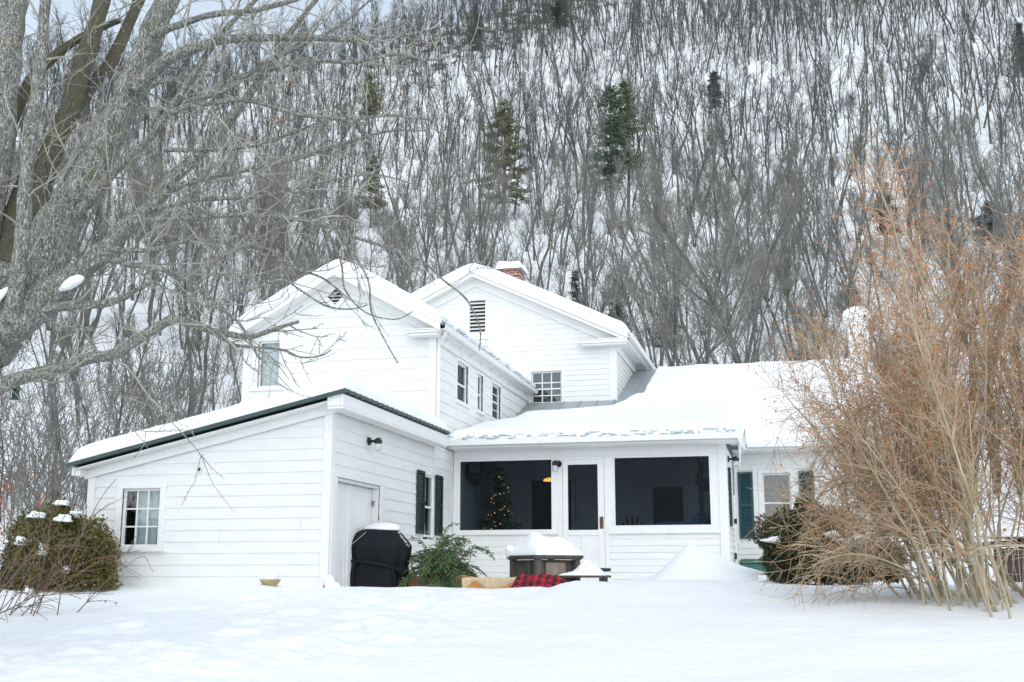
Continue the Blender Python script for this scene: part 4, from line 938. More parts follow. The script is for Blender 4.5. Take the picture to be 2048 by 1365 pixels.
# wood stack behind the tan shrub
wx, wy = 4.6, 24.0; wz = float(H(wx, wy))
t = thing('wood_shed', (wx, wy, wz), 'dark low wooden lean-to behind the tan shrub at the right edge', 'shed')
m = MB()
for i in range(9): m.box(wx - .9 + i * .22, wx - .9 + i * .22 + .21, wy - .5, wy - .47, wz - .2, wz + .62 + .015 * i)
m.build('wall', M_dirtwood, t); m = MB(); m.hexa([(wx - 1, wy - .6, wz + .62), (wx + 1.2, wy - .6, wz + .78), (wx + 1.2, wy + .6, wz + .86), (wx - 1, wy + .6, wz + .70), (wx - 1, wy - .6, wz + .68), (wx + 1.2, wy - .6, wz + .84), (wx + 1.2, wy + .6, wz + .92), (wx - 1, wy + .6, wz + .76)]); m.build('roof', M_dirtwood, t)
m = MB(); m.blob((wx + .1, wy, wz + .84), (1.1, .6, .22), random.Random(3), 3, .06, .2); m.build('snow_cover', M_snow, t, smooth=True)
# weathered post at the left of the house
x, y = -13.86, 19.5; z = float(H(x, y))
m = MB(); m.hexa([(x - .05, y - .05, z - .3), (x + .05, y - .05, z - .3), (x + .05, y + .05, z - .3), (x - .05, y + .05, z - .3), (x - .04, y - .05, z + 1.75), (x + .06, y - .05, z + 1.70), (x + .06, y + .05, z + 1.70), (x - .04, y + .05, z + 1.75)])
o = m.build('wooden_post', M_wood, None, bevel=.006); tag(o, 'upright grayish brown wooden post behind the boxwood, left of the house', 'post')

# inside the porch
def conifer_mesh(h, r, rng, nwh, tuft, bare=.08, shape=1.0, droop=.1, dens=1.0, gap=0.):
    tr = MB(); fo = MB()
    tr.tube([(0, 0, -.3 * h / 10), (rng.uniform(-.02, .02) * h, 0, h * .5), (0, 0, h)], [h * .014, h * .009, h * .002], 6)
    for w in range(nwh):
        f = bare + (1 - bare) * (w + rng.random() * .6) / nwh; z = h * f
        if rng.random() < gap: continue
        rr = r * (1 - f) ** shape * rng.uniform(.65, 1.15) * (1 if f > bare + .12 else .75)
        nb = max(3, int(rng.uniform(4, 7) * dens)); a0 = rng.uniform(0, 6.28)
        for b in range(nb):
            a = a0 + 6.28 * b / nb + rng.uniform(-.4, .4); L = rr * rng.uniform(.55, 1.15); up = rng.uniform(-.05, .35) - droop
            pts = [(0, 0, z), (math.cos(a) * L * .5, math.sin(a) * L * .5, z + up * L * .5), (math.cos(a) * L, math.sin(a) * L, z + up * L * .9 + .05 * L)]
            tr.tube(pts, [h * .003, h * .002, h * .0008], 3)
            nn = max(2, int(L / tuft * 2.2 * dens))
            for k in range(nn):
                g = .3 + .7 * (k + rng.random()) / nn; c = (math.cos(a) * L * g, math.sin(a) * L * g, z + up * L * g)
                for q in range(9):
                    ex, ey, ez = rng.gauss(0, 1), rng.gauss(0, 1), rng.gauss(.25, .4); l = math.sqrt(ex * ex + ey * ey + ez * ez) or 1; s_ = tuft * rng.uniform(.6, 1.2) / l
                    wx_, wy_, wz_ = rng.gauss(0, 1), rng.gauss(0, 1), rng.gauss(0, 1); l2 = math.sqrt(wx_ * wx_ + wy_ * wy_ + wz_ * wz_) or 1; w_ = tuft * .14 / l2
                    o_ = (c[0] + rng.gauss(0, tuft * .3), c[1] + rng.gauss(0, tuft * .3), c[2] + rng.gauss(0, tuft * .2))
                    b2 = len(fo.v); fo.v += [(o_[0] - wx_ * w_, o_[1] - wy_ * w_, o_[2] - wz_ * w_), (o_[0] + ex * s_, o_[1] + ey * s_, o_[2] + ez * s_), (o_[0] + wx_ * w_, o_[1] + wy_ * w_, o_[2] + wz_ * w_)]; fo.f.append((b2, b2 + 1, b2 + 2))
    return tr, fo
rng = random.Random(21); tx, ty, tz = -5.80, 22.75, .3
t = thing('christmas_tree', (tx, ty, .1), 'dark Christmas tree strung with tiny warm lights behind the left porch screen', 'Christmas tree')
tr, fo = conifer_mesh(1.85, .62, rng, 20, .09, bare=.1, shape=.85, droop=.15)
for mm, nm, mt in ((tr, 'trunk', M_wood), (fo, 'foliage', M_cedar)):
    mm.v = [(a + tx, b + ty, c + tz) for a, b, c in mm.v]; mm.build(nm, mt, t)
m = MB(); m.lathe((tx, ty, .1), [(.16, 0), (.18, .22), (.05, .24)], 12); m.build('tree_stand', M_roomdark, t)
bl = [(0, 1.66), (.05, 1.62), (.10, 1.50), (.17, 1.44), (.19, 1.36), (.11, 1.32), (.03, 1.31), (-.05, 1.29), (-.10, 1.27), (-.14, 1.22), (-.15, 1.14), (-.08, 1.12), (.14, 1.05), (.10, 1.00), (.06, .98), (-.05, .92), (-.12, .88), (-.20, .80), (.22, .96), (.29, .91), (.40, .78), (.08, .70), (-.04, .74), (-.01, .66), (-.10, .60), (-.27, .62), (.02, .45), (.01, .56), (-.19, .89), (.15, .88), (-.3, .5), (.2, .58)]
m = MB()
for k, (u, z) in enumerate(bl):
    f = (z + .1) / 1.85; rad = .45 * (1 - f) + .06; dy = -math.sqrt(max(.001, rad ** 2 - u * u * .6)) - .05
    m.blob((tx + u + .04, ty + dy, .35 + z - .05), (.0065 if k % 3 else .009,) * 3, rng, 1, 0)
m.build('fairy_light', M_bulb, t, smooth=True)
t = thing('ceiling_lamp', (-4.72, 22.7, 1.9), 'small warm glowing lamp hanging inside the porch beside the door post', 'lamp')
m = MB(); m.lathe((-4.72, 22.7, 1.86), [(.14, 0), (.12, .045), (.03, .07)], 18); m.build('lamp_shade', M_warm, t, smooth=True)
m = MB(); m.tube([(-4.72, 22.7, 1.93), (-4.72, 22.7, 2.34)], [.006, .006], 5); m.build('cord', M_black, t)
for (x, y, zt, lab, sc) in ((-6.08, 21.9, 2.3, 'dark coiled hose and basket hanging at the left end of the porch', 1.), (-1.55, 22.0, 2.05, 'dark round hanging basket at the right end of the porch', .9)):
    t = thing('hanging_basket', (x, y, zt), lab, 'basket'); rng = random.Random(int(zt * 10))
    m = MB(); m.lathe((x, y, zt - .55 * sc), [(.05, 0), (.13, .08), (.16, .2), (.14, .22)], 14); m.build('basket', M_roomdark, t)
    m = MB()
    for k in range(3):
        a = k * 2.1; m.tube([(x + .14 * math.cos(a), y + .14 * math.sin(a), zt - .35 * sc), (x, y, 2.33)], [.005, .005], 4)
    for k in range(5): m.tube([(x + .1 * math.cos(k), y + .1 * math.sin(k), zt - .3 + .3 * math.cos(q * .5)) if 0 else (x + (.12 + .02 * k) * math.cos(q * .7), y + .05 * math.sin(k + q), zt - .25 + .2 * math.sin(q * .7)) for q in range(10)], [.012] * 10, 5)
    m.build('coil', M_roomdark, t)
t = thing('wicker_chair', (-3.4, 22.6, .1), 'dark chair with rounded back behind the right edge of the porch door', 'chair')
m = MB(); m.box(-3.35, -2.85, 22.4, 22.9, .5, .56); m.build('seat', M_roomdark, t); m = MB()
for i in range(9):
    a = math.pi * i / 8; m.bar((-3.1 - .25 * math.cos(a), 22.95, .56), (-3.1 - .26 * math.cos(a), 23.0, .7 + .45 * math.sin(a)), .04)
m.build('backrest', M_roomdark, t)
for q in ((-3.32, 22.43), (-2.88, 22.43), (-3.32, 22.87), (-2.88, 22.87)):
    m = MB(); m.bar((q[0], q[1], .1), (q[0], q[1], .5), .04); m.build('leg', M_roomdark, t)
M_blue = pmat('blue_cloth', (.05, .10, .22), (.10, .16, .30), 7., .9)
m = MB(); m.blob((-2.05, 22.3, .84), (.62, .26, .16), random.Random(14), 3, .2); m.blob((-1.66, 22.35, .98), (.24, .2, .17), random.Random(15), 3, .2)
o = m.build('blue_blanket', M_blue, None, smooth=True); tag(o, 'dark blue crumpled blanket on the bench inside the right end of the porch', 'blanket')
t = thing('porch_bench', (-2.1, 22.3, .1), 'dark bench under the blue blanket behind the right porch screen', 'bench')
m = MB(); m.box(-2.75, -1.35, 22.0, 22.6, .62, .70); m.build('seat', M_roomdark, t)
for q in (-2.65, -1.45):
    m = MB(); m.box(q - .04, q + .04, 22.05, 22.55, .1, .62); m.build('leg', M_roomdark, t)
# ---------------------------------------------------------------- trees and shrubs
def vadd(a, b, s=1.): return (a[0] + b[0] * s, a[1] + b[1] * s, a[2] + b[2] * s)
def nrm(a):
    l = math.sqrt(a[0] * a[0] + a[1] * a[1] + a[2] * a[2]) or 1e-6; return (a[0] / l, a[1] / l, a[2] / l)
def branch(m, p, d, L, r0, r1, n, wob, trop, rng, sides=3):
    """wobbling tapered branch; trop = vertical pull per step; returns points, dirs"""
    P = [p]; D = [d]; R = [r0]; st = L / n
    for i in range(n):
        d = nrm((d[0] + rng.gauss(0, wob), d[1] + rng.gauss(0, wob), d[2] + rng.gauss(0, wob) + (trop(i / n) if callable(trop) else trop)))
        p = vadd(p, d, st); P.append(p); D.append(d); R.append(r0 + (r1 - r0) * (i + 1) / n)
    m.tube(P, R, sides); return P, D, R
def side_dir(d, rng, ang):
    v = (rng.gauss(0, 1), rng.gauss(0, 1), rng.gauss(0, 1)); k = v[0] * d[0] + v[1] * d[1] + v[2] * d[2]
    v = nrm((v[0] - k * d[0], v[1] - k * d[1], v[2] - k * d[2])); c, s = math.cos(ang), math.sin(ang)
    return (d[0] * c + v[0] * s, d[1] * c + v[1] * s, d[2] * c + v[2] * s)
def forest_tree(seed, h, lod=0, spread=1.):
    rng = random.Random(seed); tr = MB(); cr = MB()
    lean = rng.gauss(0, .10); r0 = h * rng.uniform(.0065, .0135)
    forks = rng.choice([1, 1, 2, 2, 3]) if lod == 0 else rng.choice([1, 1, 2])
    for fk in range(forks):
        d = nrm((lean + rng.gauss(0, .05) + (.16 * (fk * 2 - (forks - 1)) if forks > 1 else 0), rng.gauss(0, .06), 1))
        n = 9 if lod == 0 else 6
        P, D, R = branch(tr, (0, 0, -.6), d, h, r0 * (1 if forks == 1 else .8), r0 * .12, n, rng.uniform(.05, .13), .03, rng, 5 if lod == 0 else 4)
        nb = int(rng.uniform(15, 22)) if lod == 0 else 12
        for b in range(nb):
            f = rng.uniform(.32, .97) ** .8; x = f * n; i = min(n - 1, int(x)); t = x - i
            p = tuple(P[i][k] + (P[i + 1][k] - P[i][k]) * t for k in range(3)); rr = R[i] * .55
            L = h * rng.uniform(.13, .30) * (1.25 - f) * spread * (1.1 if forks == 1 else .8); dd = side_dir(D[i], rng, rng.uniform(.45, .95)); dd = nrm((dd[0], dd[1], dd[2] + .35))
            tgt = tr if (rr > .05 and lod == 0) else cr
            P1, D1, R1 = branch(tgt, p, dd, L, max(.035, rr), .018, 4 if lod == 0 else 3, .13, .07, rng, 3)
            for c in range(7 if lod == 0 else 5):
                j = rng.randrange(1, len(P1)); d2 = side_dir(D1[j], rng, rng.uniform(.4, .9)); L2 = L * rng.uniform(.3, .6)
                P2, D2, R2 = branch(cr, P1[j], nrm((d2[0], d2[1], d2[2] + .3)), L2, .024 if lod == 0 else .03, .012 if lod == 0 else .018, 3 if lod == 0 else 2, .16, .06, rng, 3)
                if True:
                    for e in range(4 if lod == 0 else 3):
                        j2 = rng.randrange(1, len(P2)); d3 = side_dir(D2[j2], rng, rng.uniform(.4, .9))
                        branch(cr, P2[j2], nrm((d3[0], d3[1], d3[2] + .3)), L2 * rng.uniform(.35, .7), .014 if lod == 0 else .02, .009 if lod == 0 else .013, 2 if lod == 0 else 1, .16, .05, rng, 3)
    return tr, cr
VAR = []
for s in range(12):
    tr, cr = forest_tree(100 + s, 19.0 if s < 8 else 12.0, 0, 1. if s < 8 else 1.3)
    a = bpy.data.meshes.new('trunk'); a.from_pydata(tr.v, [], tr.f); a.materials.append(M_hilltree)
    b = bpy.data.meshes.new('branches'); b.from_pydata(cr.v, [], cr.f); b.materials.append(M_hilltwig); VAR.append((a, b))
LOW = []
for s in range(8):
    tr, cr = forest_tree(200 + s, (21.0, 21., 17., 24., 13., 19., 22., 16.)[s], 1); m = MB(); m.add(tr.v, tr.f); m.add(cr.v, cr.f); LOW.append((np.array(m.v), np.array(m.f)))
rng = random.Random(78)
nr = np.random.RandomState(5)
pts = []
cell = 3.1
az_lo, az_hi = -47, 20
tries = 0
for k in range(60000):
    r = math.sqrt(rng.uniform(52 ** 2, 430 ** 2)); az = math.radians(rng.uniform(az_lo, az_hi)); pts.append((r, r * math.sin(az), r * math.cos(az)))
grid = {}; keep = []
rcv = lambda x, y: np.interp(math.degrees(math.atan2(x, y)), CA, CR)
mains = [(-14.07, 190), (-8.36, 179), (-7.58, 182), (-21.0, 182)]
for k in range(14000):
    r = math.sqrt(rng.uniform(46 ** 2, 105 ** 2)); az = math.radians(rng.uniform(-47, 20)); pts.append((r, r * math.sin(az), r * math.cos(az)))
for (r, x, y) in pts:
    azd = math.degrees(math.atan2(x, y))
    if any(abs(azd - a) < 1.1 and R_ - 62 < r < R_ + 2 for a, R_ in mains): continue
    dn = float(vnoise(x * .035, y * .035, 51)); dmin = 3.0 + 3.8 * dn ** 1.4 + (1.0 if r < 140 else 0)
    rc = rcv(x, y)
    if r < 105: dmin = (2.7 + 2.2 * dn) if azd < -24 else (4.2 + 2.5 * dn)
    if r > rc + 14: continue
    if r > rc - 45: dmin = 2.6
    if r > 285 and azd > -20: dmin = 2.5
    if r > rc - 26 and math.degrees(math.atan2(x, y)) > -19 and rng.random() < .3: continue
    gx_, gy_ = int(x // 4), int(y // 4); ok = True
    for i in range(gx_ - 2, gx_ + 3):
        for j in range(gy_ - 2, gy_ + 3):
            for (a, b) in grid.get((i, j), ()):
                if (a - x) ** 2 + (b - y) ** 2 < dmin * dmin: ok = False; break
            if not ok: break
        if not ok: break
    if not ok: continue
    grid.setdefault((gx_, gy_), []).append((x, y)); keep.append((r, x, y))
keep.sort()
CX = np.array([k[1] for k in keep]); CY = np.array([k[2] for k in keep]); CZ = H(CX, CY)
# nearest ones that stand inside the picture and above the roofs become single trees
def visible(x, y, z, h):
    c_, s_ = math.cos(math.radians(13.65)), math.sin(math.radians(13.65)); fx_ = -s_ * x + c_ * y; rx_ = c_ * x + s_ * y
    if fx_ <= 1: return False
    u = rx_ / fx_; el = (z + h) / fx_
    if abs(u) > .47: return False
    lim = .27 if -.27 < u < .13 else .20 if -.3 < u < .33 else .07
    return el > lim
azd_ = lambda x, y: math.degrees(math.atan2(x, y))
single = 0; far = []; tcount = 0
for k in range(len(keep)):
    x, y, z = float(CX[k]), float(CY[k]), float(CZ[k]); r = keep[k][0]
    if single < 296 and visible(x, y, z, 14):
        i = rng.randrange(12); a, b = VAR[i]; s = rng.uniform(.6, 1.1) * (1.0 if r > 90 else .8 if azd_(x, y) > -26 else rng.choice([.35, .55, .75])); big = r < 74
        lab = 'bare gray tree low on the slope close behind the house' if big else 'slender bare gray tree on the snowy hillside'
        t = thing('bare_tree', (x, y, z), lab, 'tree', 'bare trees close behind the house' if big else 'bare trees on the snowy hillside', rz=rng.uniform(0, 6.28)); t.scale = (s, s, s * rng.uniform(.9, 1.15))
        t.rotation_euler[0] = rng.gauss(0, .08); t.rotation_euler[1] = rng.gauss(0, .08)
        for nm, me in (('trunk', a), ('branches', b)):
            o = bpy.data.objects.new(nm, me); COL.objects.link(o); o.parent = t
        single += 1
    elif single >= 296 and abs(math.degrees(math.atan2(x, y)) + 13.65) < 29: far.append((x, y, z))
far = far[:5200]
Vs = []; Fs = []; off = 0
for (x, y, z) in far:
    V, F_ = LOW[nr.randint(8)]; a = nr.uniform(0, 6.28); s = nr.uniform(.6, 1.05); c_, s_ = math.cos(a) * s, math.sin(a) * s
    Q = np.empty_like(V); Q[:, 0] = V[:, 0] * c_ - V[:, 1] * s_ + x; Q[:, 1] = V[:, 0] * s_ + V[:, 1] * c_ + y; Q[:, 2] = V[:, 2] * s * nr.uniform(.9, 1.1) + z
    Vs.append(Q); Fs.append(F_ + off); off += len(V)
fo_ = np_mesh('far_forest', np.vstack(Vs), np.vstack(Fs), M_hilltree, smooth=False)
bm_ = MB(); rb = random.Random(91); Vs = []; Fs = []; off = 0; BR = []
for s in range(5):
    m = MB()
    for k in range(9):
        P, D, R = branch(m, (rb.gauss(0, .5), rb.gauss(0, .5), -.1), nrm((rb.gauss(0, .35), rb.gauss(0, .35), 1)), rb.uniform(1.6, 4.2), .028, .014, 3, .16, .02, rb, 3)
        for c in range(3): j = rb.randrange(1, 4); branch(m, P[j], side_dir(D[j], rb, .8), rb.uniform(.4, 1.2), .018, .010, 2, .15, .05, rb, 3)
    BR.append((np.array(m.v), np.array(m.f)))
bx_s = []
for k in range(5200):
    r_q = math.sqrt(rb.uniform(50 ** 2, 400 ** 2)); a_q = math.radians(rb.uniform(-42, 16)); xq, yq = r_q * math.sin(a_q), r_q * math.cos(a_q)
    if r_q < rcv(xq, yq) + 6 and r_q < 400 and float(vnoise(xq * .05, yq * .05, 71)) > .3: bx_s.append((xq, yq))
for k in range(90):
    r_q = rb.uniform(40, 82); a_q = math.radians(rb.uniform(-41, -27)); bx_s.append((r_q * math.sin(a_q), r_q * math.cos(a_q)))
BZ = H(np.array([b[0] for b in bx_s]), np.array([b[1] for b in bx_s]))
for (xq, yq), zq in zip(bx_s, BZ):
    V, F_ = BR[nr.randint(5)]; a = nr.uniform(0, 6.28); s = nr.uniform(.6, 1.3); c_, s_ = math.cos(a) * s, math.sin(a) * s
    Q = np.empty_like(V); Q[:, 0] = V[:, 0] * c_ - V[:, 1] * s_ + xq; Q[:, 1] = V[:, 0] * s_ + V[:, 1] * c_ + yq; Q[:, 2] = V[:, 2] * s + zq
    Vs.append(Q); Fs.append(F_ + off); off += len(V)
ub = np_mesh('undergrowth', np.vstack(Vs), np.vstack(Fs), M_hilltwig, smooth=False); tag(ub, 'thin bare brush growing in the snow between the hillside trees', 'undergrowth', kind='stuff')
tag(fo_, 'mass of bare gray woodland covering the upper hillside up to the ridge', 'forest', kind='stuff')

for k, (azf, rf, rot, tilt, lab) in enumerate(((-2.5, 262, .4, 1.2, 'fallen gray tree lying across the slope high above the right roof'), (6.5, 225, 2.2, 1.15, 'fallen snowy tree leaning on its neighbours high at the right'), (-14.2, 222, 1.0, 1.1, 'leaning broken tree on the slope above the lone olive pine'), (-5.5, 128, 1.2, 1.1, 'fallen tree slanting among trunks above the tall gable eave'))):
    a = math.radians(azf); x, y = rf * math.sin(a), rf * math.cos(a); t = thing('fallen_tree', (x, y, float(H(x, y)) + .8), lab, 'tree'); t.rotation_euler = (0, tilt, rot + (math.pi if k % 2 else 0)); t.scale = (.6, .6, .6)
    for nm, me in zip(('trunk', 'branches'), VAR[k + 3]):
        o = bpy.data.objects.new(nm, me); COL.objects.link(o); o.parent = t
# pines on the slope
def pine(x, y, h, r, mat, label, seed, bare, nwh=24, tuft=.9, shape=.75, gap=.08, dens=1., group='pines standing among the bare trees', name='pine_tree', droop=.05):
    z = float(H(x, y)); t = thing(name, (x, y, z), label, 'pine tree' if name == 'pine_tree' else 'conifer', group)
    tr, fo = conifer_mesh(h, r, random.Random(seed), nwh, tuft, bare, shape, droop, dens, gap)
    for mm, nm, mt in ((tr, 'trunk', M_hilltree), (fo, 'crown', mat)):
        mm.v = [(a + x, b + y, c + z) for a, b, c in mm.v]; mm.build(nm, mt, t)
def ray_at(az_deg, r): a = math.radians(az_deg); return r * math.sin(a), r * math.cos(a)
pine(*ray_at(-14.07, 189.9), 22.3, 7.30, M_pine, 'olive green pine with a full crown standing alone above the middle of the house', 300, 0.10, 16, 1.00, 0.55, 0.05, group='pines standing among the bare trees', name='pine_tree')
pine(*ray_at(-8.36, 179.0), 25.4, 5.51, M_pinedark, 'deep green pine with ragged layered boughs, left of a pair on the slope', 301, 0.28, 17, 1.05, 0.50, 0.22, group='pines standing among the bare trees', name='pine_tree')
pine(*ray_at(-7.58, 181.8), 25.5, 5.31, M_pine, 'yellowish olive pine, right of a pair on the slope', 302, 0.42, 14, 1.05, 0.55, 0.08, group='pines standing among the bare trees', name='pine_tree')
pine(*ray_at(-21.02, 181.9), 12.2, 3.64, M_pine, 'small olive pine among bare trees above the middle gable', 303, 0.25, 10, 0.84, 0.60, 0.12, group='pines standing among the bare trees', name='pine_tree')
pine(*ray_at(-21.20, 226.7), 23.7, 4.88, M_pine, 'olive pine crown showing through old tree twigs, high above the middle gable', 304, 0.50, 12, 0.95, 0.60, 0.10, group='pines standing among the bare trees', name='pine_tree')
pine(*ray_at(-32.33, 154.2), 7.5, 4.51, M_pine, 'olive pine seen behind the limbs of the old tree', 305, 0.20, 9, 0.84, 0.60, 0.10, group='pines standing among the bare trees', name='pine_tree')
pine(*ray_at(5.29, 150.1), 8.7, 2.62, M_gray, 'dark blackish conifer above the tan shrub', 306, 0.20, 22, 0.59, 0.50, 0.15, group='dark conifers on the slope', name='conifer')
pine(*ray_at(-10.35, 114.3), 7.2, 1.52, M_gray, 'short dark conifer low on the slope, just right of the chimney', 307, 0.05, 22, 0.38, 0.70, 0.05, group='dark conifers on the slope', name='conifer')
pine(*ray_at(-8.23, 111.0), 6.9, 1.94, M_gray, 'broad dark conifer low on the slope above the right eave of the tall gable', 308, 0.05, 22, 0.38, 0.60, 0.05, group='dark conifers on the slope', name='conifer')
pine(*ray_at(-5.68, 111.5), 5.4, 1.94, M_gray, 'bushy dark conifer low on the slope beyond the tall gable eave', 309, 0.05, 20, 0.38, 0.60, 0.05, group='dark conifers on the slope', name='conifer')
pine(*ray_at(-2.87, 260.0), 12.7, 3.47, M_gray, 'dark blue gray conifer high on the slope right of the pair of pines', 310, 0.30, 18, 0.77, 0.60, 0.10, group='dark conifers on the slope', name='conifer')
pine(*ray_at(10.08, 146.4), 5.0, 3.15, M_gray, 'dark bushy conifer behind the tan shrub near the right edge', 311, 0.05, 16, 0.59, 0.60, 0.05, group='dark conifers on the slope', name='conifer')
pine(*ray_at(12.07, 266.1), 13.2, 3.55, M_gray, 'dark conifer high at the right edge of the slope', 312, 0.10, 18, 0.85, 0.60, 0.05, group='dark conifers on the slope', name='conifer')
pine(*ray_at(-15.66, 310.3), 15.2, 4.14, M_gray, 'dark conifer among the ledges near the top, left one', 313, 0.10, 18, 1.02, 0.60, 0.05, group='dark conifers on the slope', name='conifer')
pine(*ray_at(-11.04, 317.8), 14.8, 4.89, M_gray, 'dark conifer among the ledges near the top, right one', 314, 0.10, 18, 1.02, 0.60, 0.05, group='dark conifers on the slope', name='conifer')
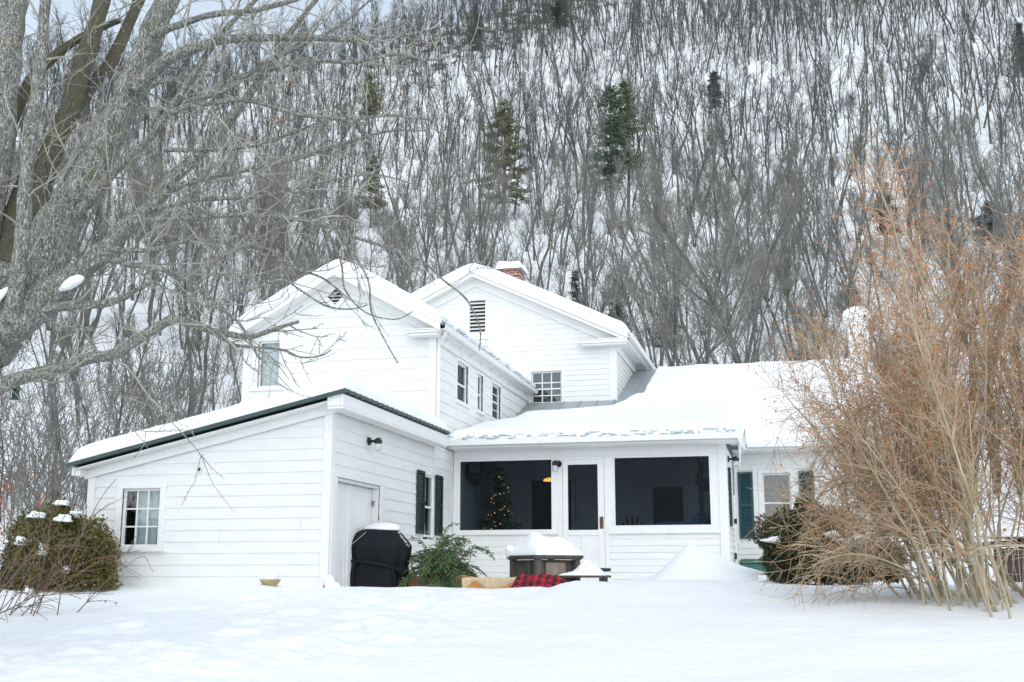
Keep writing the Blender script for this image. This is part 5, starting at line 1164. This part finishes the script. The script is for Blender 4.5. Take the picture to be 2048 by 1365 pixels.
# traced limbs: (x, y, z, radius) in metres
LIMBS = [
((-7.65,7.34,-0.67,0.5423),(-7.44,7.55,0.27,0.4738),(-7.20,7.78,1.08,0.4353),(-6.94,8.01,1.69,0.4111),(-6.71,8.21,2.15,0.3866),(-6.50,8.37,2.54,0.3247)),
((-6.61,8.28,2.12,0.2760),(-6.37,8.41,2.52,0.2677),(-6.21,8.46,2.99,0.2137),(-6.02,8.54,3.43,0.1685),(-5.84,8.60,3.93,0.1466),(-5.68,8.66,4.41,0.1340),(-5.53,8.69,4.94,0.1215),(-5.38,8.72,5.35,0.1082),(-5.25,8.74,5.96,0.0804)),
((-6.81,8.25,1.90,0.2312),(-6.74,8.51,2.45,0.1894),(-6.68,8.75,3.24,0.1172),(-6.72,8.92,3.80,0.1105),(-6.69,9.14,4.46,0.1036),(-6.68,9.34,5.17,0.0965),(-6.68,9.53,5.84,0.0887),(-6.70,9.71,6.51,0.0688)),
((-6.92,9.18,3.91,0.0724),(-6.85,9.33,4.35,0.0632),(-6.77,9.49,4.78,0.0643),(-6.62,9.69,5.25,0.0602),(-6.49,9.88,5.99,0.0564),(-6.42,10.02,6.59,0.0463)),
((-6.36,8.10,1.98,0.0982),(-6.25,8.04,2.31,0.0755),(-6.17,7.96,2.84,0.0668),(-6.11,7.86,3.48,0.0628),(-6.01,7.78,4.13,0.0545),(-5.94,7.69,4.78,0.0461),(-5.87,7.60,5.18,0.0371)),
((-7.01,8.34,1.66,0.1877),(-6.99,8.44,2.77,0.1732),(-6.98,8.53,3.84,0.1589),(-7.01,8.58,4.61,0.1532),(-7.03,8.64,5.42,0.1423),(-7.04,8.71,6.04,0.1191)),
((-6.96,8.26,1.82,0.1864),(-6.80,8.55,2.46,0.1620),(-6.83,8.69,3.16,0.1467),(-6.88,8.80,3.44,0.0995),(-6.91,8.94,3.84,0.0813)),
((-7.13,8.64,3.41,0.0697),(-7.13,8.79,4.03,0.0665),(-7.05,9.01,4.73,0.0579),(-6.96,9.23,5.11,0.0484),(-6.84,9.47,5.41,0.0383),(-6.62,9.77,5.72,0.0279)),
((-6.46,8.15,2.04,0.2074),(-6.15,8.32,2.36,0.1716),(-5.95,8.40,2.55,0.1173),(-5.79,8.44,2.70,0.0991),(-5.55,8.54,3.01,0.0813),(-5.35,8.60,3.23,0.0679),(-5.15,8.66,3.52,0.0636),(-4.89,8.74,3.82,0.0547),(-4.70,8.79,4.11,0.0459),(-4.43,8.86,4.52,0.0371),(-4.25,8.89,4.86,0.0281),(-4.00,8.95,5.24,0.0236)),
((-5.59,8.53,4.32,0.0754),(-5.42,8.51,4.41,0.0609),(-5.26,8.48,4.51,0.0512),(-5.06,8.47,4.57,0.0463),(-4.86,8.46,4.61,0.0413),(-4.62,8.47,4.64,0.0364),(-4.17,8.57,4.65,0.0316),(-3.59,8.71,4.64,0.0268),(-3.14,8.76,4.64,0.0177),(-2.86,8.74,4.65,0.0132)),
((-6.78,7.89,1.24,0.0802),(-6.55,7.99,1.44,0.0710),(-6.34,8.07,1.54,0.0618),(-6.14,8.14,1.62,0.0571),(-5.88,8.25,1.71,0.0525),(-5.67,8.32,1.79,0.0479),(-5.49,8.36,1.82,0.0476),(-5.30,8.40,1.95,0.0431),(-5.13,8.43,2.05,0.0429),(-5.00,8.43,2.11,0.0427),(-4.84,8.45,2.08,0.0339),(-4.67,8.46,2.01,0.0294),(-4.43,8.52,1.96,0.0250),(-4.28,8.52,1.95,0.0207),(-4.07,8.55,2.02,0.0165),(-3.90,8.55,2.06,0.0123)),
((-6.46,8.15,2.10,0.0632),(-6.20,8.22,2.19,0.0493),(-5.93,8.30,2.25,0.0400),(-5.64,8.38,2.27,0.0352),(-5.44,8.39,2.32,0.0262),(-5.29,8.37,2.39,0.0173),(-5.10,8.37,2.45,0.0129)),
((-5.32,8.23,2.92,0.0348),(-5.16,8.25,2.94,0.0259),(-4.84,8.35,2.97,0.0215),(-4.52,8.44,3.00,0.0213),(-4.19,8.53,2.99,0.0191),(-3.79,8.63,2.93,0.0189),(-3.51,8.66,2.81,0.0166),(-3.25,8.69,2.72,0.0123),(-2.95,8.71,2.67,0.0082)),
((-5.11,8.48,3.30,0.0355),(-4.94,8.48,3.34,0.0265),(-4.68,8.53,3.41,0.0241),(-4.37,8.59,3.46,0.0218),(-3.99,8.69,3.57,0.0195),(-3.58,8.77,3.70,0.0151),(-3.23,8.81,3.78,0.0108),(-2.92,8.83,3.76,0.0064)),
((-6.16,8.38,2.88,0.0551),(-5.93,8.43,3.20,0.0459),(-5.63,8.51,3.58,0.0368),(-5.39,8.54,3.82,0.0368),(-5.23,8.52,4.01,0.0321),(-4.96,8.57,4.48,0.0277),(-4.74,8.58,4.80,0.0232),(-4.47,8.61,5.07,0.0186),(-4.24,8.61,5.34,0.0140)),
((-5.18,8.44,3.98,0.0318),(-4.96,8.44,4.04,0.0270),(-4.76,8.42,4.03,0.0223),(-4.44,8.47,4.05,0.0221),(-4.11,8.51,3.94,0.0174),(-3.87,8.50,3.86,0.0172),(-3.49,8.54,3.81,0.0149),(-3.14,8.55,3.81,0.0126),(-2.79,8.56,3.74,0.0083)),
((-5.26,8.62,4.13,0.0325),(-5.11,8.60,4.15,0.0276),(-4.76,8.68,4.27,0.0229),(-4.39,8.76,4.54,0.0207),(-4.10,8.79,4.66,0.0183),(-3.74,8.84,4.86,0.0137),(-3.46,8.85,5.07,0.0092)),
((-5.89,8.33,2.49,0.0402),(-5.66,8.33,2.65,0.0310),(-5.39,8.36,2.60,0.0262),(-5.08,8.40,2.54,0.0237),(-4.80,8.42,2.39,0.0212),(-4.58,8.39,2.21,0.0167),(-4.34,8.37,2.02,0.0123),(-4.13,8.33,1.71,0.0080)),
((-6.34,8.11,2.20,0.0538),(-6.30,8.26,2.67,0.0456),(-6.25,8.40,3.17,0.0419),(-6.16,8.57,3.64,0.0380),(-6.02,8.77,4.14,0.0340),(-5.90,8.96,4.41,0.0296),(-5.69,9.20,4.69,0.0201),(-5.37,9.48,4.84,0.0152)),
((-5.42,8.52,4.80,0.0428),(-5.11,8.45,4.83,0.0327),(-4.75,8.40,4.86,0.0276),(-4.30,8.38,4.84,0.0225),(-3.83,8.37,4.91,0.0178)),
((-4.33,8.68,4.42,0.0272),(-3.95,8.68,4.47,0.0224),(-3.57,8.68,4.40,0.0176),(-3.15,8.67,4.42,0.0131),(-2.77,8.63,4.31,0.0085),(-2.40,8.57,4.38,0.0063)),
((-4.36,8.44,3.39,0.0172),(-4.09,8.49,3.25,0.0149),(-3.75,8.57,3.03,0.0126),(-3.53,8.59,2.75,0.0103),(-3.32,8.60,2.40,0.0081),(-3.26,8.54,2.12,0.0072),(-3.13,8.52,1.86,0.0059),(-3.00,8.49,1.66,0.0047)),
((-3.30,8.80,2.75,0.0104),(-2.95,8.84,2.61,0.0091),(-2.74,8.82,2.42,0.0081),(-2.55,8.79,2.26,0.0080),(-2.45,8.73,2.12,0.0063),(-2.37,8.67,1.94,0.0055),(-2.35,8.58,1.75,0.0046)),
((-4.34,8.34,2.27,0.0123),(-4.02,8.41,2.39,0.0102),(-3.83,8.41,2.29,0.0081),(-3.61,8.42,2.15,0.0080),(-3.40,8.42,2.11,0.0060),(-3.24,8.40,2.13,0.0047)),
((-4.73,8.58,2.04,0.0170),(-4.49,8.60,1.90,0.0126),(-4.12,8.67,1.86,0.0104),(-3.92,8.65,1.78,0.0082),(-3.73,8.63,1.78,0.0065),(-3.61,8.57,1.81,0.0048)),
((-3.93,8.98,3.12,0.0088),(-3.71,8.94,2.69,0.0085),(-3.62,8.85,2.39,0.0067),(-3.41,8.80,2.17,0.0062),(-3.14,8.78,2.09,0.0049),(-2.96,8.71,2.13,0.0040)),
((-6.09,8.31,1.62,0.0222),(-5.93,8.30,2.13,0.0177),(-5.67,8.36,1.87,0.0175),(-5.56,8.31,1.51,0.0129),(-5.39,8.31,1.17,0.0085)),
((-5.18,8.44,3.65,0.0224),(-4.79,8.52,3.64,0.0178),(-4.36,8.61,3.68,0.0154),(-4.00,8.64,3.80,0.0131),(-3.56,8.70,3.92,0.0087)),
((-5.56,8.31,2.73,0.0265),(-5.25,8.43,2.74,0.0219),(-4.87,8.58,2.85,0.0175),(-4.46,8.72,2.77,0.0152),(-4.05,8.85,2.60,0.0129),(-3.82,8.88,2.50,0.0085),(-3.59,8.90,2.31,0.0050)),
((-5.25,8.39,3.09,0.0177),(-4.84,8.50,3.18,0.0175),(-4.34,8.63,3.21,0.0152),(-3.91,8.70,3.31,0.0129),(-3.40,8.79,3.39,0.0085),(-2.99,8.81,3.27,0.0055))]

OLD = thing('old_tree', (-7.2, 7.8, -.7), 'huge old gray tree with mossy limbs and drooping twigs, leaning in from the left edge', 'tree')
def refine(pts, jit, rng, n=4):
    out = []; k = len(pts)
    for i in range(k - 1):
        p0 = pts[max(0, i - 1)]; p1 = pts[i]; p2 = pts[i + 1]; p3 = pts[min(k - 1, i + 2)]
        for s in range(n):
            t = s / n; q = []
            for c in range(4):
                a, b, d, e = p0[c], p1[c], p2[c], p3[c]
                q.append(.5 * (2 * b + (d - a) * t + (2 * a - 5 * b + 4 * d - e) * t * t + (3 * b - a - 3 * d + e) * t ** 3))
            j = jit * q[3]; out.append((q[0] + rng.gauss(0, j), q[1] + rng.gauss(0, j), q[2] + rng.gauss(0, j), max(.002, q[3] * (1 + rng.gauss(0, .03)))))
    out.append(pts[-1]); return out
rng = random.Random(9)
tw = MB(); fine = MB(); lf = MB()
def spur(m, p, d, rng, l=.016):
    e = side_dir(d, rng, 1.2); q = vadd(p, e, l * rng.uniform(.6, 1.6)); s = nrm((e[1] + .1, -e[0], e[2] * .3)); w = .0035
    b = len(m.v); m.v += [vadd(p, s, w), vadd(p, s, -w), vadd(q, s, -w * .7), vadd(q, s, w * .7), vadd(p, d, w), vadd(p, d, -w), vadd(q, d, -w * .7), vadd(q, d, w * .7)]
    m.f += [(b, b + 1, b + 2, b + 3), (b + 4, b + 5, b + 6, b + 7)]
def spurs(m, P, D, rng, gap=.045):
    for i in range(len(P) - 1):
        L = math.dist(P[i], P[i + 1]); n = max(1, int(L / gap))
        for k in range(n):
            t = (k + rng.random()) / n; spur(m, tuple(P[i][c] + (P[i + 1][c] - P[i][c]) * t for c in range(3)), D[i], rng)
def twiggery(pts, rng, lo=.15, dens=1.):
    acc = 0.; tot = len(pts)
    for i in range(1, tot):
        a, b = pts[i - 1], pts[i]; L = math.dist(a[:3], b[:3]); acc += L; r = b[3]
        if i < tot * lo: continue
        step = (.13 if r < .03 else .18 if r < .07 else .34) / dens
        while acc > step:
            acc -= step; d = nrm((b[0] - a[0], b[1] - a[1], b[2] - a[2])); dd = side_dir(d, rng, rng.uniform(.7, 1.3))
            dd = nrm((dd[0] + .25, dd[1] - .05, dd[2] + .1)); l = rng.uniform(.35, 1.35) if r > .02 else rng.uniform(.2, .75)
            r1 = min(r * .45, rng.uniform(.006, .014)); up = rng.choice([-.10, -.06, .05, .09])
            P1, D1, R1 = branch(tw, tuple(b[:3]), dd, l, r1, .0032, 7, .13, (lambda u, q=up: q * (1 - .8 * u) + .03), rng, 4)
            spurs(fine, P1[2:], D1[2:], rng)
            for c in range(int(l * 7)):
                j = rng.randrange(2, len(P1)); d2 = side_dir(D1[j], rng, rng.uniform(.5, 1.2)); l2 = l * rng.uniform(.18, .5)
                P2, D2, R2 = branch(tw, P1[j], d2, l2, .0045, .0024, 4, .15, rng.uniform(-.05, .08), rng, 3); spurs(fine, P2, D2, rng, .05)
                if rng.random() < .012:
                    q = P2[-1]; b2 = len(lf.v)
                    for w in range(3): e = side_dir((0, 0, 1), rng, 1.4); s_ = side_dir(e, rng, 1.5); b2 = len(lf.v); lf.v += [vadd(q, s_, .012), vadd(q, e, .035), vadd(q, s_, -.012)]; lf.f.append((b2, b2 + 1, b2 + 2))
hang = {21, 22, 23, 25}
for i, pts in enumerate(LIMBS):
    p = refine(pts, .02 if i == 0 else .05, rng, 8 if i == 0 else 5); m = MB(); big = max(q[3] for q in pts)
    m.tube([q[:3] for q in p], [q[3] * (.9 if i and big > .09 else 1) * (1.02 + .05 * math.sin(k * 1.3)) for k, q in enumerate(p)], 28 if i == 0 else 14 if big > .06 else 7, True)
    m.build('trunk' if i == 0 else 'limb', M_barkmoss if i in (2, 3, 6, 7) else M_bark, OLD, smooth=True)
    if i == 0: continue
    if i in hang:
        D = [nrm(tuple(p[min(k + 1, len(p) - 1)][c] - p[max(k - 1, 0)][c] for c in range(3))) for k in range(len(p))]; spurs(fine, [q[:3] for q in p], D, rng, .032)
        twiggery(p[:len(p) // 2], rng, .1, .35)
    else: twiggery(p, rng, .3 if big > .15 else .12, .62)
tw.build('twigs', M_twig, OLD); fine.build('spurs', M_twig, OLD); lf.build('leaves', M_leafo, OLD)
for P_, R_ in (([(-5.99, 8.26, 2.38), (-5.93, 8.28, 2.425), (-5.88, 8.29, 2.46), (-5.83, 8.31, 2.49), (-5.80, 8.32, 2.50)], [.015, .045, .05, .038, .012]), ([(-6.52, 7.95, 2.12), (-6.42, 7.95, 2.2), (-6.33, 7.97, 2.30), (-6.27, 8., 2.37)], [.03, .045, .035, .01])):
    m = MB(); m.tube(P_, R_, 12, True); m.build('snow_patch', M_snow, OLD, smooth=True)

# tan shrub on the right
SH = thing('tan_shrub', (1.6, 13.1, -.35), 'tall tangled tan shrub with many bare stems and orange buds, before the right wing', 'shrub')
st = MB(); tw = MB(); bu = MB(); rng = random.Random(31)
def bud(m, p, d, rng, s):
    for w in range(2):
        e = side_dir(d, rng, rng.uniform(.2, 1.)); k = side_dir(e, rng, 1.57); l = s * rng.uniform(.6, 1.5); b = len(m.v)
        m.v += [p, vadd(vadd(p, e, l * .5), k, l * .28), vadd(p, e, l), vadd(vadd(p, e, l * .5), k, -l * .28)]; m.f.append((b, b + 1, b + 2, b + 3))
nst = 0
for i in range(108):
    bx0 = rng.uniform(1.15, 3.3) if i % 3 else rng.gauss(2.1, .35); by0 = 13.0 + rng.gauss(0, .6) - .3 * (bx0 - 1.9)
    z0 = float(H(bx0, by0)) - .1
    lean = (bx0 - 2.1) * (.42 if bx0 < 2.1 else .24) + rng.gauss(-.0, .10); d = nrm((lean, rng.gauss(0, .13), 1)); L = rng.uniform(2.4, 4.6)
    if bx0 < 1.7: L = rng.uniform(1.8, 3.4)
    if i >= 74: bx0 = rng.uniform(1.15, 2.0); lean = rng.uniform(-.42, .0); d = nrm((lean, rng.gauss(0, .13), 1)); L = rng.uniform(2.0, 3.6) * (1 - .25 * abs(lean))
    if i % 9 == 0: d = nrm((-.75, rng.gauss(-.05, .15), .8)); L = rng.uniform(1.6, 2.3)
    arch = i % 9 == 0
    r0 = rng.uniform(.009, .027) if i < 74 else rng.uniform(.007, .016)
    P, D, R = branch(st, (bx0, by0, z0), d, L, r0, .005, 15, .065, (lambda u: -.16 * u) if arch else .012, rng, 6); nst += 1
    for b in range(int(L * 7.6)):
        f = rng.uniform(.18, 1) ** .75; j = min(len(P) - 1, int(f * len(P))); d2 = side_dir(D[j], rng, rng.uniform(.35, .95)); d2 = nrm((d2[0] - .08, d2[1], d2[2] + .12)); l = rng.uniform(.3, 1.05) * (1.2 - .75 * f)
        P2, D2, R2 = branch(tw, P[j], d2, l, min(.007, R[j] * .6), .0024, 6, .12, rng.choice([-.06, .03, .07]) if P[j][2] > .7 else -.08, rng, 3)
        for c in range(int(3 + l * 7)):
            j2 = rng.randrange(1, len(P2)); d3 = side_dir(D2[j2], rng, rng.uniform(.4, 1.1)); l3 = rng.uniform(.10, .42)
            P3, D3, R3 = branch(tw, P2[j2], d3, l3, .0028, .0018, 3, .16, .03, rng, 3)
            hi = (P3[-1][2] - .9) / 3.
            if rng.random() < .12 + .65 * max(0, hi) :
                bud(bu, P3[-1], D3[-1], rng, rng.choice([.018, .024, .033]))
                for w in (1, 2): bud(bu, P3[w], D3[w], rng, .021)
# arching thicket that droops to the left
for i in range(62):
    x0, y0, z0 = rng.gauss(1.3, .3), 13.3 + rng.gauss(0, .4), rng.uniform(.35, 1.9)
    d = nrm((rng.uniform(-1., -.35), rng.gauss(-.05, .3), rng.uniform(-.1, .8))); L = rng.uniform(.6, 1.45)
    P, D, R = branch(tw, (x0, y0, z0), d, L, .006, .0024, 10, .11, lambda u: -.12 - .34 * u, rng, 4)
    for c in range(16):
        j = rng.randrange(2, len(P)); d3 = side_dir(D[j], rng, rng.uniform(.4, 1.1)); P3, D3, R3 = branch(tw, P[j], nrm((d3[0], d3[1], d3[2] - .2)), rng.uniform(.15, .6), .0032, .0018, 4, .16, -.06, rng, 3)
        if rng.random() < .12: bud(bu, P3[-1], D3[-1], rng, .018)
# a few low whips lying out over the snow
for i in range(14):
    x0 = rng.uniform(.5, 1.3); y0 = rng.uniform(12.6, 13.4); d = nrm((rng.uniform(-1, -.2), rng.uniform(-.6, .2), rng.uniform(.05, .5))); 
    P, D, R = branch(tw, (x0, y0, float(H(x0, y0)) + .4 * rng.random()), d, rng.uniform(.4, 1.), .006, .002, 6, .1, -.16, rng, 4)
st.build('stems', M_stem, SH, smooth=True); tw.build('twigs', M_tantwig, SH); bu.build('buds', M_bud, SH)
m = MB(); m.tube([(1.72, 12.1, -.40), (1.84, 12.06, -.30), (1.98, 12.0, -.22)], [.022, .018, .012], 7, True); m.tube([(1.86, 12.05, -.29), (1.96, 12.1, -.24)], [.010, .006], 5, True)
o = m.build('broken_branch', M_stem, None); tag(o, 'short snapped branch stuck in the snow under the tan shrub at the lower right', 'branch')
# leafy shrubs: cloud of small leaves on a lumpy shell
def leaf_shrub(name, c, r, n, leaf, mat, label, seed, cat='shrub', snow=(), lump=.22, tri=False):
    rng = random.Random(seed); t = thing(name, (c[0], c[1], float(H(c[0], c[1]))), label, cat); m = MB(); tw = MB()
    ph = [rng.uniform(0, 6.28) for _ in range(8)]
    for i in range(n):
        u = rng.uniform(-.55, 1); a = rng.uniform(0, 6.28); s = (1 - u * u) ** (1.0 if u > 0 else .4); x, y, z = s * math.cos(a), s * math.sin(a), u
        k = 1 + lump * (math.sin(4 * x + ph[0]) * math.sin(4.5 * z + ph[1]) + .6 * math.sin(9 * y + ph[2]) * math.sin(8 * x + ph[3]) + .45 * math.sin(15 * z + ph[4]) * math.sin(13 * x + ph[5]))
        k *= 1 - abs(rng.gauss(0, .13)) + (.06 if rng.random() < .1 else 0)
        p = (c[0] + x * k * r[0], c[1] + y * k * r[1], c[2] + z * k * r[2])
        e = nrm((x + rng.gauss(0, .6), y + rng.gauss(0, .6), z + .3 + rng.gauss(0, .6))); w = side_dir(e, rng, 1.57); l = leaf * rng.uniform(.6, 1.3); b = len(m.v)
        m.v += [p, vadd(vadd(p, e, l * .5), w, l * .3), vadd(p, e, l), vadd(vadd(p, e, l * .5), w, -l * .3)]; m.f.append((b, b + 1, b + 2, b + 3))
        if i % 60 == 0: q = (c[0] + x * k * r[0] * .2, c[1] + y * k * r[1] * .2, c[2] - r[2] * .4); tw.tube([q, tuple((q[j] + p[j]) / 2 for j in range(3)), p], [.012, .007, .003], 4)
    m.build('foliage', mat, t); tw.build('branches', M_browntwig, t)
    if snow:
        for (dx, dy, dz, a, b, d) in snow:
            q_ = 1 - (dx / r[0]) ** 2 - (dy / r[1]) ** 2
            if dz > 0 and q_ > 0: dz = r[2] * (q_ if name == 'boxwood_shrub' else math.sqrt(q_)) * .97 + .0
            s_ = MB(); s_.blob((c[0] + dx, c[1] + dy, c[2] + dz), (a, b, d), rng, 3, .38, .5); s_.build('snow_patch', M_snow, t, smooth=True)
    return t
leaf_shrub('boxwood_shrub', (-10.04, 14.35, .10), (.88, .62, .93), 30000, .042, M_box, 'round dark olive boxwood shrub with snow clumps, before the left end of the front wall', 5,
    snow=((.03, -.1, .66, .09, .09, .05), (.30, -.15, .60, .07, .08, .04), (-.32, -.2, .58, .08, .08, .04), (-.30, -.44, .37, .11, .07, .08), (.12, -.54, .13, .06, .04, .11), (.46, -.5, -.05, .05, .05, .06), (-.02, -.6, -.32, .05, .04, .07), (-.88, -.3, .05, .14, .12, .16), (-.95, -.35, -.35, .16, .12, .14), (.2, -.3, .58, .1, .1, .07), (-.3, -.2, .66, .12, .1, .06)), lump=.16)
leaf_shrub('yew_shrub', (.22, 16.6, .25), (.72, .6, .78), 22000, .045, M_yew, 'dark green and russet low evergreen shrub between the porch corner and the tan shrub', 6,
    snow=((.6, -.45, .12, .2, .14, .06), (.75, -.3, -.05, .16, .12, .06), (-.5, -.4, .42, .12, .1, .05), (.3, -.5, .35, .1, .08, .05), (-.62, -.45, -.3, .06, .05, .05)), lump=.2)
leaf_shrub('juniper_shrub', (.82, 16.3, .12), (.6, .5, .42), 9000, .05, M_yew, 'brown green low juniper half under snow beneath the tan shrub', 16,
    snow=((.1, -.3, .36, .34, .2, .07), (.4, -.2, .2, .2, .15, .07)), lump=.2)
# brown arching twigs at the lower left
def twig_shrub(name, base, n, dirs, Ls, mat, label, seed, budmat=None, r=.007, sub=8, leafs=0., gr=(.35, .3), leafsize=.03, trop=-.13, grp=None):
    rng = random.Random(seed); t = thing(name, (base[0], base[1], float(H(base[0], base[1]))), label, 'shrub', grp); m = MB(); l_ = MB()
    for i in range(n):
        x0 = base[0] + rng.gauss(0, gr[0]); y0 = base[1] + rng.gauss(0, gr[1]); z0 = float(H(x0, y0)) - .05
        d = nrm((rng.uniform(*dirs[0]), rng.uniform(*dirs[1]), rng.uniform(*dirs[2]))); L = rng.uniform(*Ls)
        P, D, R = branch(m, (x0, y0, z0), d, L, r, .003, 10, .07, lambda u: trop * u, rng, 5)
        for c in range(sub):
            j = rng.randrange(2, len(P)); d2 = side_dir(D[j], rng, rng.uniform(.4, 1.)); P2, D2, R2 = branch(m, P[j], d2, L * rng.uniform(.12, .4), .0045, .0022, 5, .12, trop * .3, rng, 3)
            if rng.random() < .4: spurs(m, P2, D2, rng, .06)
            if leafs and rng.random() < leafs:
                for w in range(5): bud(l_, P2[rng.randrange(1, len(P2))], D2[-1], rng, leafsize)
    m.build('stems', mat, t)
    if l_.v: l_.build('leaves', budmat, t)
    return t
twig_shrub('arching_shrub', (-8.75, 11.2), 24, ((.0, 1.), (-.2, .5), (.25, 1.1)), (.8, 1.75), M_browntwig, 'bare brown arching twigs over the snow at the lower left edge', 41, M_leafo, leafs=.05)
twig_shrub('orange_leaved_shrub', (-14.6, 17.6), 36, ((-.5, .5), (-.3, .3), (.6, 1.2)), (1.3, 2.8), M_browntwig, 'brown shrub still holding orange leaves, left of the house behind the boxwood', 42, M_leafo, r=.012, sub=16, leafs=.5, gr=(1.4, .8), leafsize=.05, trop=-.03)
twig_shrub('orange_leaved_shrub', (-11.6, 11.0), 12, ((-.2, .5), (-.3, .3), (.9, 1.2)), (1.6, 2.5), M_browntwig, 'thin orange leaved twigs at the left edge in front of the snowy woods', 43, M_leafo, r=.008, sub=14, leafs=.4, gr=(.5, .5), leafsize=.035, trop=-.03)
# bird feeder in the old tree
fx_, fy_, fz_ = -6.55, 8.55, 1.50
t = thing('bird_feeder', (fx_, fy_, fz_), 'small dark green wire bird feeder hanging under the old tree limb at the left', 'bird feeder')
m = MB(); m.lathe((fx_, fy_, fz_), [(.045, 0), (.05, .01), (.03, .012), (.03, .09), (.055, .095), (.02, .12)], 12); m.build('feeder_body', M_greenmetal, t); m = MB(); m.tube([(fx_, fy_, fz_ + .11), (fx_, fy_, fz_ + .33)], [.003, .003], 4); m.build('hanger', M_black, t)
